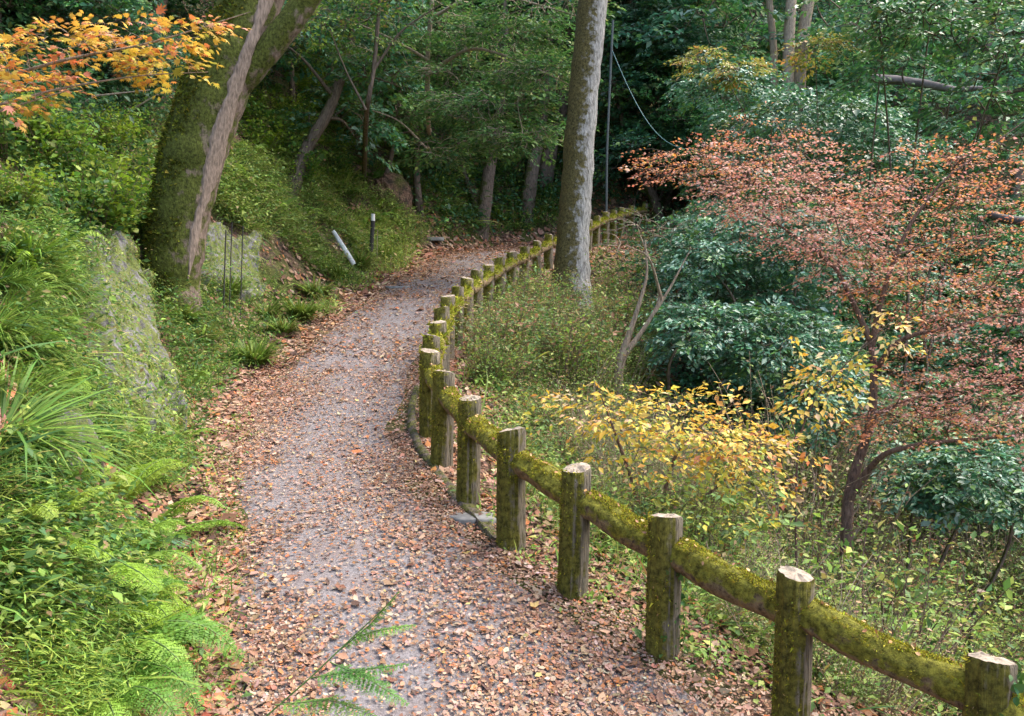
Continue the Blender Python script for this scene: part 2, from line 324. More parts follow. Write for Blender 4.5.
# ------------------------------------------------------------------ fence
FX = [  # column, depth, top row
 (1290, 3.1), (991, 3.85), (796, 4.5), (666, 5.07), (577, 5.58), (512, 6.12), (470, 6.9), (444, 7.75), (430, 8.5), (431, 9.15), (438, 9.85), (442, 10.7), (448, 11.5), (458, 12.4), (467, 13.3), (477, 14.15),
 (489, 15.0), (500, 15.8), (512, 16.7), (525, 17.6), (537, 18.6), (549, 19.6), (561, 20.6), (573, 21.4), (589, 22.2), (597, 23.0), (606, 23.8), (614, 24.7), (622, 25.6), (632, 26.6), (645, 27.6)]
TOPR = {0: 830, 1: 657, 2: 572, 3: 514, 4: 466, 5: 428, 6: 396, 7: 370, 8: 349, 9: 334, 10: 320, 11: 306, 12: 294, 13: 285, 14: 276, 15: 269, 16: 263, 17: 256, 18: 250, 19: 245, 20: 239, 21: 233, 22: 230, 23: 226, 24: 218, 25: 214, 26: 210, 27: 208, 28: 206, 29: 204, 30: 202}
fence = empty('log_fence', W(FX[3][0], 665, 5.07), 'mossy log post and rail fence curving along the outer edge of the leafy path', 'fence')
FO = np.array(fence.location)
tops = []
def tufts(bt, P, N, n, size, pal, hang=.0):
    k = rng.integers(0, len(P), n); p = P[k]; nn = N[k]; f = norm(nn+rng.normal(size=(n, 3))*.75-np.array([0, 0, hang]))
    bt.inst(NARROWM, p-nn*.002, f, norm(np.cross(f, rng.normal(size=(n, 3)))), size*np.exp(rng.normal(size=n)*.35), pick(pal, n, .25))
NARROWM = (np.array([(-.2, 0, 0), (.2, 0, 0), (.02, 1, .1)]), np.array([(0, 1, 2)]))
P_MOSS = [(.31, .29, .025, 3), (.19, .18, .02, 3), (.48, .44, .045, 1.8), (.09, .08, .018, 1.6), (.34, .2, .08, .4)]
P_MOSSB = [(.3, .3, .03, 3), (.2, .22, .02, 3), (.4, .38, .05, 1.4), (.12, .12, .02, 1)]
for i, (px, d) in enumerate(FX):
    T = W(px, TOPR[i]+2, d); gz = float(ZG(T[0], T[1])); H = T[2]-gz
    tops.append(T); r = (.098, .1, .092, .097, .095, .1, .09)[i % 7]; lean = np.array([.012*math.sin(i*2.1)+.02, .01*math.cos(i*1.7)])
    n = 22; sides = 64 if d < 9 else 20; th = np.arange(sides)/sides*2*math.pi; zs = np.linspace(-.25, H, n)
    rr = r*(1+.05*(1-zs/H)[:, None]+.10*fbm(np.cos(th)[None]*5+i*3.1+zs[:, None]*.5, np.sin(th)[None]*5+zs[:, None]*.35+i, 4)-.10*np.abs(np.sin(th*4+i+2.2*vn(th[None]*1.6+i*3, zs[:, None]*2)))**8*(.2+vn(th[None]*2+i, zs[:, None]*3))*np.clip((H-zs[:, None])/.15, .25, 1)-.09*vn(th[None]*7+i*5, zs[:, None]*2.2))
    rr[-1] *= .93; zs2 = zs.copy(); zs2[-1] += .0; zs2[-2] = H-.012; tlt = (.016*math.sin(i*5.3), .014*math.cos(i*3.1)); rr[-1] = rr[-2]*.93
    cx = T[0]-lean[0]*(H-zs); cy = T[1]-lean[1]*(H-zs)
    V = np.stack([cx[:, None]+rr*np.cos(th), cy[:, None]+rr*np.sin(th), (gz+zs2)[:, None]+0*rr+np.where(zs[:, None] > H*.96, (tlt[0]*np.cos(th)+tlt[1]*np.sin(th))[None]*1.0, 0)], -1)
    bt = Batch(); a = np.arange(n-1)[:, None]*sides; c = np.arange(sides)[None]; c2 = (c+1) % sides
    bt.raw(V.reshape(-1, 3), np.stack([a+c, a+c2, a+sides+c2, a+sides+c], -1).reshape(-1, 4))
    po = bt.build('post', M_POST, fence, FO, smooth=True)
    ct = Batch(); ring = V[-1]; cen = ring.mean(0); inn = cen+(ring-cen)*.55; 
    inn = inn+np.array([0, 0, 1])*(.006*rng.normal(size=(sides, 1))+.006)
    F = [(k, (k+1) % sides, sides+(k+1) % sides, sides+k) for k in range(sides)]; ct.raw(np.vstack([ring, inn]), F)
    ct.raw(np.vstack([inn, cen[None]+[0, 0, .01]]), [(k, (k+1) % sides, sides) for k in range(sides)]); ct.build('cut_top', M_CUT, po, FO)
    # moss on the shaded side of the post
    mz = Batch(); Pn = V.reshape(-1, 3); Nn = np.stack([np.cos(th)[None]+0*rr, np.sin(th)[None]+0*rr, 0*rr], -1).reshape(-1, 3)
    sel = (Nn@np.array([-.8, -.5, 0]) > rng.random(len(Nn))*1.3-.1) & (fbm(Pn[:, 2]*4+Pn[:, 0]*6, Pn[:, 1]*6+i, 3) > -.05) & (Pn[:, 2] > gz)
    if sel.sum() > 5:
        Pj = Pn[sel]; Nj = Nn[sel]; k = rng.integers(0, len(Pj), 900 if d < 9 else 160); Pk = Pj[k]+rng.normal(size=(len(k), 3))*[.01, .01, .02]; ax = np.stack([np.interp(Pk[:, 2], gz+zs, cx), np.interp(Pk[:, 2], gz+zs, cy), Pk[:, 2]], 1)
        dd = norm((Pk-ax)*[1, 1, 0]); Pk = ax+dd*r*1.0; tufts(mz, Pk, dd, len(k), .013 if d < 9 else .03, P_MOSS if d < 9 else P_MOSSB, .3); tag(mz.build('moss', M_MOSS, po, FO), kind='stuff')
for i in range(len(FX)-1):
    A = tops[i]-np.array([0, 0, .2]); B_ = tops[i+1]-np.array([0, 0, .2]); dvec = (B_-A)/np.linalg.norm(B_-A); off = np.array([.02, .01, 0])
    A2 = A+dvec*.03+off; B2 = B_-dvec*.03+off; t = np.linspace(0, 1, 16)[:, None]; P = A2+(B2-A2)*t; P[:, 2] += (-.012*np.sin(t*math.pi)+.008*np.sin(t*7+i))[:, 0]
    d = FX[i][1]; bt = Batch(); bt.tube(P, .086+.006*np.sin(t[:, 0]*9+i), 24 if d < 9 else 12, bump=.22, seed=i*2.3); ro = bt.build('rail', M_RAIL, fence, FO, smooth=True)
    V = bt.V[0]; ax = np.repeat(P, len(V)//len(P), 0); Nn = norm(V-ax); mb = Batch(); up = Nn[:, 2]*1.0-Nn[:, 0]*.25
    nn_ = 7500 if d < 6.2 else (4500 if d < 9 else 520); sel = up > .0; tt = rng.random(nn_); f = tt*(len(P)-1); q = f.astype(int); q = np.minimum(q, len(P)-2); base = P[q]+(P[q+1]-P[q])*(f-q)[:, None]
    ang = rng.normal(size=nn_)*.75+.15; X1 = norm(np.cross(dvec, [0, 0, 1])); U1 = np.cross(X1, dvec); dirs = np.sin(ang)[:, None]*X1+np.cos(ang)[:, None]*U1
    clump = vn(tt*9+i*5, ang*3+9) ; keep = clump > .12+.42*abs(ang); th_ = (.082+.028*clump)
    nn3 = norm(dirs); pp = base+nn3*th_[:, None]; pp = pp[keep]; nn3 = nn3[keep]; n3 = len(pp)
    fdir = norm(nn3+rng.normal(size=(n3, 3))*.7-np.array([0, 0, .35]))
    mb.inst(NARROWM, pp-nn3*.008, fdir, norm(np.cross(fdir, rng.normal(size=(n3, 3)))), (.011 if d < 9 else .045)*np.exp(rng.normal(size=n3)*.35), pick(P_MOSS if d < 9 else P_MOSSB, n3, .25))
    tag(mb.build('moss', M_MOSS, ro, FO), kind='stuff')
# mossy kerb under the bend of the fence
kp = np.array([W(px, py, d) for px, py, d in [(494, 540, 6.25), (470, 512, 6.75), (450, 492, 7.2), (432, 471, 7.8), (420, 452, 8.2), (413, 432, 8.7), (411, 412, 9.4), (416, 395, 10.1)]]); kp[:, 2] = ZG(kp[:, 0], kp[:, 1])+.015
ss = np.linspace(0, len(kp)-1, 60); kp = np.stack([np.interp(ss, np.arange(len(kp)), kp[:, c]) for c in range(3)], 1)
bt = Batch(); bt.tube(kp, .042+.02*vn(ss*1.7, 3), 8, bump=.9); tag(bt.build('kerb', M_KERB, smooth=True), kind='structure')
# ------------------------------------------------------------------ foliage builders
def ribbons(bt, P0, P1, r, sag=0.05, sides=3, col=(1, 1, 1)):
    """thin curved twigs between pairs of points, vectorised"""
    n = len(P0)
    if n == 0: return
    t = np.array([0, .35, .7, 1.0]); L = np.linalg.norm(P1-P0, axis=1)
    mid = rng.normal(size=(n, 3))*L[:, None]*.07
    C = P0[:, None]+(P1-P0)[:, None]*t[None, :, None]+mid[:, None]*np.sin(t*math.pi)[None, :, None]; C[..., 2] += sag*L[:, None]*np.sin(t*math.pi)[None]
    T = norm(P1-P0); A = norm(np.cross(T, [.13, .29, .95])); B_ = np.cross(T, A); th = np.arange(sides)/sides*2*math.pi
    r = np.broadcast_to(r, (n,)); rr = r[:, None]*np.array([1, .85, .65, .4])[None]
    V = C[:, :, None]+rr[..., None, None]*(np.cos(th)[None, None, :, None]*A[:, None, None]+np.sin(th)[None, None, :, None]*B_[:, None, None])
    i = np.arange(3)[:, None]*sides; j = np.arange(sides)[None]; F = np.stack([i+j, i+(j+1) % sides, i+sides+(j+1) % sides, i+sides+j], -1).reshape(-1, 4)
    F = (F[None]+(np.arange(n)*4*sides)[:, None, None]).reshape(-1, 4); bt.raw(V.reshape(-1, 3), F, col)
def ellip(n, c, r, shell=.5, low=-1):
    v = rdir(n); v[:, 2] = np.where(v[:, 2] < low, -v[:, 2], v[:, 2]); rad = rng.random(n)**(1/3*(1-shell)+.05)
    return np.asarray(c)+v*rad[:, None]*np.asarray(r), v
def connect(nodes, pts):
    """parent each point to the nearest already-connected node, nearest first"""
    N = [np.asarray(nodes, float)]; d = np.min(np.linalg.norm(pts[:, None]-N[0][None], axis=2), axis=1) if len(pts) < 4000 else np.linalg.norm(pts-N[0].mean(0), axis=1)
    order = np.argsort(d); allp = np.zeros((len(nodes)+len(pts), 3)); allp[:len(nodes)] = nodes; m = len(nodes); par = np.zeros((len(pts), 3))
    for o in order:
        q = allp[:m]; dd = np.linalg.norm(q-pts[o], axis=1); k = dd.argmin(); par[o] = q[k]; allp[m] = pts[o]; m += 1
    return par
def sprays(bl, P, out, L, n, size, pal, tmpl, flat=.7, droop=.15, wid=.45, sizej=.25, mixn=.35, pj=.16):
    S = len(P); ax = norm(out*np.array([1, 1, 1-flat*.8])+rng.normal(size=(S, 3))*[.35, .35, .12]-np.array([0, 0, droop]))
    up = norm(np.array([0, 0, 1.])+rng.normal(size=(S, 3))*(1-flat)*.8); side = norm(np.cross(ax, up)); up = np.cross(side, ax)
    L = L*np.exp(rng.normal(size=S)*.2); s = np.tile(np.linspace(.05, 1, n), (S, 1))+rng.normal(size=(S, n))*.04
    sg = np.where(np.arange(n) % 2 == 0, 1., -1.)[None]*np.ones((S, 1)); lat = sg*rng.random((S, n))*wid*(1.15-s)
    Q = P[:, None]+ax[:, None]*(s*L[:, None])[..., None]+side[:, None]*(lat*L[:, None])[..., None]+rng.normal(size=(S, n, 3))*.03*L[:, None, None]
    Q[..., 2] -= (s**2*L[:, None]*droop*.6)
    f = ax[:, None]*(.5+.5*s[..., None])+side[:, None]*(sg*.75)[..., None]+rng.normal(size=(S, n, 3))*.3-np.array([0, 0, droop*.8])
    nn = up[:, None]+rng.normal(size=(S, n, 3))*mixn
    base = pick(pal, S, pj); c = np.repeat(base[:, None], n, 1).reshape(-1, 3)
    own = pick(pal, S*n, pj); msk = rng.random(S*n) < .5; c[msk] = own[msk]; c *= np.exp(rng.normal(size=(S*n, 1))*.1)
    bl.inst(tmpl, Q.reshape(-1, 3), f.reshape(-1, 3), nn.reshape(-1, 3), size*np.exp(rng.normal(size=S*n)*sizej), c)
    return P+ax*L[:, None]*.85
def limbs_tube(bt, limbs, sides=10, bumpy=.05):
    nodes = []
    for lb in limbs:
        lb = np.asarray(lb, float); n = len(lb); t = np.linspace(0, n-1, (n-1)*7+1); P = np.stack([np.interp(t, np.arange(n), lb[:, c]) for c in range(4)], 1)
        k = np.array([1, 2, 3, 2, 1])/9.
        if len(P) > 6:
            for _ in range(2):
                for c in range(3): P[2:-2, c] = np.convolve(P[:, c], k, 'valid')
        seg = np.linalg.norm(lb[-1, :3]-lb[0, :3]); P[1:-1, :3] += rng.normal(size=(len(P)-2, 3))*min(seg*.004, P[1:-1, 3].mean()*.03)
        bt.tube(P[:, :3], P[:, 3], sides, bump=bumpy, seed=rng.random()*50); nodes.append(P[:, :3])
    return np.concatenate(nodes)
def plant(name, base, limbs, blobs, leaf, label=None, cat=None, group=None, tmat=None, lmat=None, twr=.006, trunkname='trunk', crownname='crown', sides=8):
    """limbs: arrays (x,y,z,r) in world coordinates; blobs: (centre, radii, sprays, spray length, leaves per spray, out_from)"""
    base = np.asarray(base, float); root = empty(name, base, label, cat, group); bt = Batch(); nodes = limbs_tube(bt, limbs, sides)
    bl = Batch(); allP = []; 
    for (c, r, ns, L, n, pal) in blobs:
        P, v = ellip(ns, c, r, leaf.get('shell', .5), leaf.get('low', -.4)); o = norm((P-np.asarray(c))*[1, 1, .4]+v*.3)
        E = sprays(bl, P, o, L, n, leaf['size'], pal, leaf['t'], leaf.get('flat', .7), leaf.get('droop', .15), leaf.get('wid', .45), leaf.get('sj', .25), leaf.get('mixn', .35))
        allP.append((P, E))
    if allP:
        P = np.concatenate([a for a, _ in allP]); E = np.concatenate([e for _, e in allP])
        use = nodes[len(nodes)//6:] if leaf.get('hi', True) else nodes
        par = connect(use, P); ribbons(bt, par, P, twr*(1+rng.random(len(P))*.8)); ribbons(bt, P, E, twr*.5)
    bt.build(trunkname, tmat or M_BARK, root, base, smooth=True); bl.build(crownname, lmat or M_LEAF, root, base); return root
def gb(px, py, d):   # ground point under the place seen at column px, depth d
    p = W(px, py, d); p[2] = ZG(p[0], p[1]); return p
def L4(pts):         # limb from (px,py,d,r)
    return np.array([np.r_[W(a, b_, c), r] for a, b_, c, r in pts])
def B(px, py, d, rx, ry, rd, ns, L, n, pal):   # blob given by its apparent size
    return (W(px, py, d), (rx/FPX*d, rd, ry/FPX*d), ns, L, n, pal)
exec_parts = []
# ------------------------------------------------------------------ fallen leaves
def litter(name, x0, x1, y0, y1, n, dens, size, pal, tm=CURL):
    x = rng.uniform(x0, x1, n); y = rng.uniform(y0, y1, n); sd, h, s = onpath(x, y); p = dens(sd, h, s, x, y)
    k = rng.random(n) < p; x = x[k]; y = y[k]; m = len(x); N = NG(x, y); P = np.stack([x, y, ZG(x, y)], 1)+N*(.024+.008*rng.random((m, 1)))
    f = rdir(m); f = norm(f-N*(f*N).sum(1, keepdims=True)*.85); N2 = norm(N+rng.normal(size=(m, 3))*.11); b = Batch()
    fl = np.where(rng.random(m) < .3, -1., 1.); sz = size*np.exp(rng.normal(size=m)*.42)*(1+np.clip((y-8)/14, 0, 1)*.35)
    b.inst(tm, P, f, N2*fl[:, None], np.stack([sz*.8, sz, sz*fl], 1), pick(pal, m, .2)); return tag(b.build(name, M_LITTER), kind='stuff')
def d_path(sd, h, s, x, y):
    e = np.abs(sd)/h; right = sd < 0
    edge = np.clip((e-np.where(right, .1, .45))/np.where(right, .6, .45), 0, 1)
    tr = .35+.65*fbm(x*1.1+3, y*.5, 3).clip(-.5, .5)+.3
    nearr = np.clip((7.5-y)/3, 0, 1)*np.clip(x+.9, 0, 1)*.5
    dr = np.clip(.75+1.3*fbm(x*1.6+7, y*.9, 4), .3, 1.3); p = np.clip((.42+.5*edge+.25*tr*(.3+edge)+nearr)*dr, 0, 1); return np.where(e < 1.12, p, 0)
tag(litter('leaf_crumbs', -4, 8, 2.6, 16, 330000, lambda sd, h, s, x, y: d_path(sd, h, s, x, y)*.9, .013, P_LIT, LEAF), 'crushed leaf fragments scattered between the leaves on the gravel', 'leaf fragments')
tag(litter('fallen_leaves', -4, 8, 2.6, 11, 440000, d_path, .0235, P_LIT), 'brown and pink fallen leaves strewn over the gravel path', 'fallen leaves')
tag(litter('fallen_leaves', -4, 9, 11, 31, 260000, d_path, .034, P_LIT), 'small brown fallen leaves covering the far bend of the path', 'fallen leaves')
def d_off(sd, h, s, x, y):
    u = np.abs(sd)-h; g = fbm(x*.8, y*.8, 3)
    return np.where(sd > 0, np.clip(1.1-(u-.1)/1.6, .1, 1)*(u > -.15)*(u < 4), np.clip(1-u*.25+g*.4, .15, .9)*(u > -.1)*(u < 5))*.8
P_LITB = [(.29, .145, .08, 3), (.36, .21, .135, 3), (.20, .095, .055, 2), (.40, .15, .05, 1), (.43, .29, .19, 1.2), (.10, .055, .04, 1.8)]
tag(litter('leaf_litter', -6, 5, 2.6, 12, 95000, d_off, .05, P_LITB), 'brown leaf litter on the verges beside the near half of the path', 'leaf litter')
tag(litter('leaf_litter', -9, 10, 12, 32, 110000, d_off, .075, P_LITB), 'brown leaf litter on the slopes beside the far half of the path', 'leaf litter')
# ------------------------------------------------------------------ scattering helpers
def inpoly(px, py, poly):
    poly = np.array(poly, float); r = np.zeros(len(px), bool); j = len(poly)-1
    for i in range(len(poly)):
        xi, yi = poly[i]; xj, yj = poly[j]; c = ((yi > py) != (yj > py)) & (px < (xj-xi)*(py-yi)/(yj-yi+1e-9)+xi); r ^= c; j = i
    return r
def reg(poly, n, off=True, umin=.1, patchy=None):
    p = np.array(poly); a = []; 
    x = rng.uniform(p[:, 0].min(), p[:, 0].max(), n*6); y = rng.uniform(p[:, 1].min(), p[:, 1].max(), n*6); k = inpoly(x, y, poly)
    H = hit(x[k][:n*2], y[k][:n*2])
    if off and len(H):
        sd, h, s = onpath(H[:, 0], H[:, 1]); H = H[np.abs(sd)-h > umin]
    if patchy is not None and len(H): H = H[fbm(H[:, 0]*.75+4, H[:, 1]*.75+H[:, 2]*.6, 4)+rng.normal(size=len(H))*.08 > patchy]
    return H[:n]
ROCKP = [(70, 210), (130, 225), (190, 442), (84, 460)]
def offrock(P, keep=.12):
    px, py, d = proj(P); return P[~(inpoly(px, py, ROCKP) & (rng.random(len(P)) > keep))]
def weeds(name, P, label, cat, per, hgt, size, pal, tm=LEAF, spread=.16, m=M_LEAF, droop=.3, grass=0, glen=.25, gpal=None):
    """ground cover: low leafy stems and grass blades rooted on the slope"""
    b = Batch(); S = len(P); N = NG(P[:, 0], P[:, 1]); up = norm(N*.5+np.array([0, 0, .7]))
    down = N*[1, 1, 0]; Q = P[:, None]+up[:, None]*(rng.random((S, per))**.8*hgt*np.exp(rng.normal(size=(S, 1))*.3))[..., None]+rng.normal(size=(S, per, 3))*spread*[1, 1, .3]
    zmin = ZG(Q[..., 0], Q[..., 1])+.01; Q[..., 2] = np.maximum(Q[..., 2], zmin)
    base = np.repeat(pick(pal, S, .15)[:, None], per, 1).reshape(-1, 3); own = pick(pal, S*per, .2); k = rng.random(S*per) < .4; base[k] = own[k]
    f = rng.normal(size=(S, per, 3))*[1, 1, .5]+down[:, None]*1.0-np.array([0, 0, droop]); nn = N[:, None]*.6+np.array([0, 0, .8])+rng.normal(size=(S, per, 3))*.45
    b.inst(tm, Q.reshape(-1, 3), f.reshape(-1, 3), nn.reshape(-1, 3), size*np.exp(rng.normal(size=S*per)*.3), base)
    if grass:
        for t in BL:
            g = max(1, grass//3); G = P[:, None]+rng.normal(size=(S, g, 3))*[.07, .07, .0]; G[..., 2] = ZG(G[..., 0], G[..., 1])-.01
            f = rng.normal(size=(S, g, 3))*.45+np.array([0, 0, .9])+down[:, None]*.9; nn = -down[:, None]*1.2+np.array([0, 0, .6])+rng.normal(size=(S, g, 3))*.4
            nn = nn*-1*np.sign((nn*[0, 0, 1]).sum(-1, keepdims=True)+1e-6)*-1
            L = glen*np.exp(rng.normal(size=S*g)*.3); b.inst(t, G.reshape(-1, 3), f.reshape(-1, 3), nn.reshape(-1, 3), np.stack([L*.55, L, L], 1), pick(gpal or pal, S*g, .2))
    return tag(b.build(name, m), label, cat, kind='stuff')
# regions as seen from the path
LB = [(0, 110), (150, 130), (260, 170), (330, 60), (400, 150), (430, 225), (400, 280), (330, 330), (260, 390), (200, 440), (170, 560), (190, 716), (0, 716)]
weeds('bank_undergrowth', offrock(reg(LB[:-3]+[(175, 540), (130, 600), (60, 640), (0, 650)], 4000, umin=.4, patchy=-.1)), 'low green undergrowth of small leaves and grass covering the left bank', 'undergrowth', 18, .14, .04, P_BANK, grass=9, glen=.2)
weeds('bank_undergrowth', reg([(170, 190), (330, 100), (400, 150), (430, 230), (400, 280), (330, 330), (280, 250), (200, 240)], 1300, patchy=.0), 'yellow green grass and leaves hanging down the bank around the bend', 'grass', 16, .2, .06, [(.26, .36, .06, 3), (.36, .42, .09, 2), (.14, .24, .05, 2), (.32, .25, .1, .8)], grass=12, glen=.24)
weeds('bank_undergrowth', reg([(0, 420), (90, 400), (180, 440), (175, 560), (170, 716), (0, 716)], 1000, umin=.35, patchy=.0), 'fine yellow green plants between the ferns at lower left', 'undergrowth', 22, .13, .032, [(.24, .36, .05, 3), (.33, .42, .06, 2), (.14, .26, .04, 2), (.4, .34, .1, .4)], tm=NARROW, grass=6, glen=.16)
weeds('verge_weeds', reg([(160, 716), (190, 560), (215, 440), (270, 380), (330, 320), (410, 270), (440, 250), (460, 262), (350, 330), (290, 370), (250, 440), (235, 560), (230, 716)], 500, umin=-.1), 'small scattered weeds along the leafy left edge of path', 'weeds', 7, .06, .035, P_HERB, grass=3, glen=.12, spread=.07)
weeds('verge_weeds', reg([(430, 440), (500, 540), (560, 600), (660, 690), (760, 716), (1024, 716), (800, 640), (640, 560), (520, 430), (470, 400)], 420, umin=-.25), 'small scattered weeds around the feet of the near fence posts', 'weeds', 8, .07, .04, P_HERB, grass=3, glen=.12, spread=.08)
weeds('slope_undergrowth', reg([(450, 330), (500, 260), (640, 215), (660, 420), (760, 480), (1024, 520), (1024, 716), (780, 716), (600, 590), (480, 450)], 2300, umin=.22), 'tangled undergrowth on the slope below the outer side of the fence', 'undergrowth', 13, .28, .045, P_HERB, grass=6, glen=.25, spread=.14)
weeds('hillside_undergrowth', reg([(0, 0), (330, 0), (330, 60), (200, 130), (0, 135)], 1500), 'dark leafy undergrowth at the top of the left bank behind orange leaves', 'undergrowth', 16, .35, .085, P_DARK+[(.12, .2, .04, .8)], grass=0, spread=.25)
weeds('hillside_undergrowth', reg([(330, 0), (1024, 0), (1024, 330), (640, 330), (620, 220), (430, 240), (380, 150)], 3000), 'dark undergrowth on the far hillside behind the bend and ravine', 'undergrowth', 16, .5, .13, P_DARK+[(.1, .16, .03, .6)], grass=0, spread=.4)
weeds('hillside_undergrowth', reg([(640, 200), (1024, 180), (1024, 560), (760, 500), (660, 420)], 1800), 'dark leafy ground cover in the bottom of the ravine', 'ground cover', 16, .4, .09, P_EVER, grass=0, spread=.3)
weeds('hillside_undergrowth', reg([(400, 150), (590, 120), (560, 232), (450, 242), (415, 225)], 500), 'bright green ferny tufts at the foot of far bank beside the bend', 'undergrowth', 16, .25, .1, P_BANK, grass=9, glen=.4, spread=.2)
tag(litter('leaf_litter', -3.2, -1.2, 3.3, 5.6, 8000, lambda sd, h, s, x, y: np.where((fbm(x*1.5, y*1.5, 3) > -.25) & (sd > h-.1), .9, .0), .045, [(.5, .14, .08, 2), (.55, .2, .2, 1), (.42, .24, .16, 3), (.55, .35, .2, 1)]), 'red and pink fallen leaves caught among the plants at the lower left corner', 'fallen leaves')
# ------------------------------------------------------------------ prototypes
def frond(bl, pts, plen, npair, pal, detail=True, width=.16, curl=.25):
    pts = np.asarray(pts, float); s = np.r_[0, np.cumsum(np.linalg.norm(np.diff(pts, axis=0), axis=1))]; s /= s[-1]
    t = np.linspace(.12, .99, npair); P = np.stack([np.interp(t, s, pts[:, c]) for c in range(3)], 1); T = norm(np.stack([np.interp(t+.03, s, pts[:, c])-np.interp(t-.03, s, pts[:, c]) for c in range(3)], 1)+1e-6)
    T[-1] = T[-2]; up = np.array([0, 0, 1.]); side = norm(np.cross(T, up)); N = np.cross(side, T)
    L = plen*np.sin(np.clip((t*.93+.07), 0, 1)**.75*math.pi)**.8*1.0+.01
    col = pick(pal+[(.34, .22, .08, .15)], 1, .06)[0]
    for sg in (-1, 1):
        f = norm(side*sg+T*.35-N*curl+rng.normal(size=P.shape)*.06)
        if detail:
            m = 9; q = np.linspace(.08, 1, m); C = P[:, None]+f[:, None]*(L[:, None]*q)[..., None]
            for s2 in (-1, 1):
                ff = norm(f*.45+np.cross(N, f)*s2*.9)[:, None]+rng.normal(size=C.shape)*.1; LL = (L[:, None]*.21*(1.08-q)**.7+.004)
                bl.inst(LEAF, C.reshape(-1, 3), ff.reshape(-1, 3), (N[:, None]+rng.normal(size=C.shape)*.25).reshape(-1, 3), np.stack([LL.ravel()*1.1, LL.ravel(), LL.ravel()], 1), col*np.exp(rng.normal(size=(C.shape[0]*m, 1))*.15))
        else:
            bl.inst(NARROW, P, f, N+rng.normal(size=P.shape)*.2, np.stack([L*width/.1, L, L], 1), col*np.exp(rng.normal(size=(len(P), 1))*.15))
def arc(base, az, L, rise, droop, n=9):
    t = np.linspace(0, 1, n); r = L*(t*.9+.1*t*t)*math.cos(rise); z = L*(t*math.sin(rise)-droop*t*t*t); return np.stack([base[0]+r*math.cos(az), base[1]+r*math.sin(az), base[2]+z], 1)
def make_fern(n, L, pal, detail, loc=(0, -40, 0), az0=0, azr=2*math.pi, tall=.9):
    root = empty('fern', (0, 0, 0)); bl = Batch(); bs = Batch()
    for i in range(n):
        a = az0+(i+rng.random()*.7)*azr/n; l = L*rng.uniform(.7, 1.1); p = arc((0, 0, -.03), a, l, rng.uniform(.55, tall+.2), rng.uniform(.3, .62)); frond(bl, p, l*.145, 26 if detail else 17, pal, detail); bs.tube(p, np.linspace(.0035, .001, len(p)), 3, cap=False)
    bl.build('fronds', M_LEAF, root); bs.build('stems', M_STEM, root, smooth=True); return root
M_STEM = simple('green_stem', (.11, .18, .045), .6)
def make_grass(n, L, pal, wide=1., spread=.07, lean=.5):
    b = Batch()
    for t in BL:
        k = n//3; a = rng.random(k)*6.283; r = np.sqrt(rng.random(k))*spread; out = np.stack([np.cos(a), np.sin(a), 0*a], 1); P = out*r[:, None]
        f = out*lean*(.3+rng.random((k, 1)))+np.array([0, 0, 1]); l = L*np.exp(rng.normal(size=k)*.22); b.inst(t, P, f, np.array([0, 0, 1.])-out*.4, np.stack([l*wide, l, l*.9], 1), pick(pal, k, .2))
    return b.build('grass_clump', M_LEAF)
def make_herb(stems, H, leaves, size, pal, tm, spread=.25, m=M_LEAF, name='herb', tw=None, cl='foliage'):
    root = empty(name, (0, 0, 0)); bs = Batch(); bl = Batch(); a = rng.random(stems)*6.283; r = np.sqrt(rng.random(stems))*spread
    P0 = np.stack([np.cos(a)*r*.35, np.sin(a)*r*.35, 0*a-.05], 1); h = H*rng.uniform(.55, 1.08, stems); P1 = np.stack([np.cos(a)*r*2.0, np.sin(a)*r*2.0, h], 1)+rng.normal(size=(stems, 3))*.05
    ribbons(bs, P0, P1, .004); t = rng.uniform(.15, 1, (stems, leaves)); Q = P0[:, None]+(P1-P0)[:, None]*t[..., None]+rng.normal(size=(stems, leaves, 3))*[.07, .07, .03]
    f = rng.normal(size=Q.shape)*[1, 1, .35]+norm(P1-P0)[:, None]*.3; nn = np.array([0, 0, 1.])+rng.normal(size=Q.shape)*.5
    c = np.repeat(pick(pal, stems, .15)[:, None], leaves, 1).reshape(-1, 3); own = pick(pal, stems*leaves, .2); k = rng.random(len(c)) < .5; c[k] = own[k]
    bl.inst(tm, Q.reshape(-1, 3), f.reshape(-1, 3), nn.reshape(-1, 3), size*np.exp(rng.normal(size=len(c))*.3), c)
    bl.build(cl, m, root); bs.build('stems', tw or M_TWIG, root, smooth=True); return root
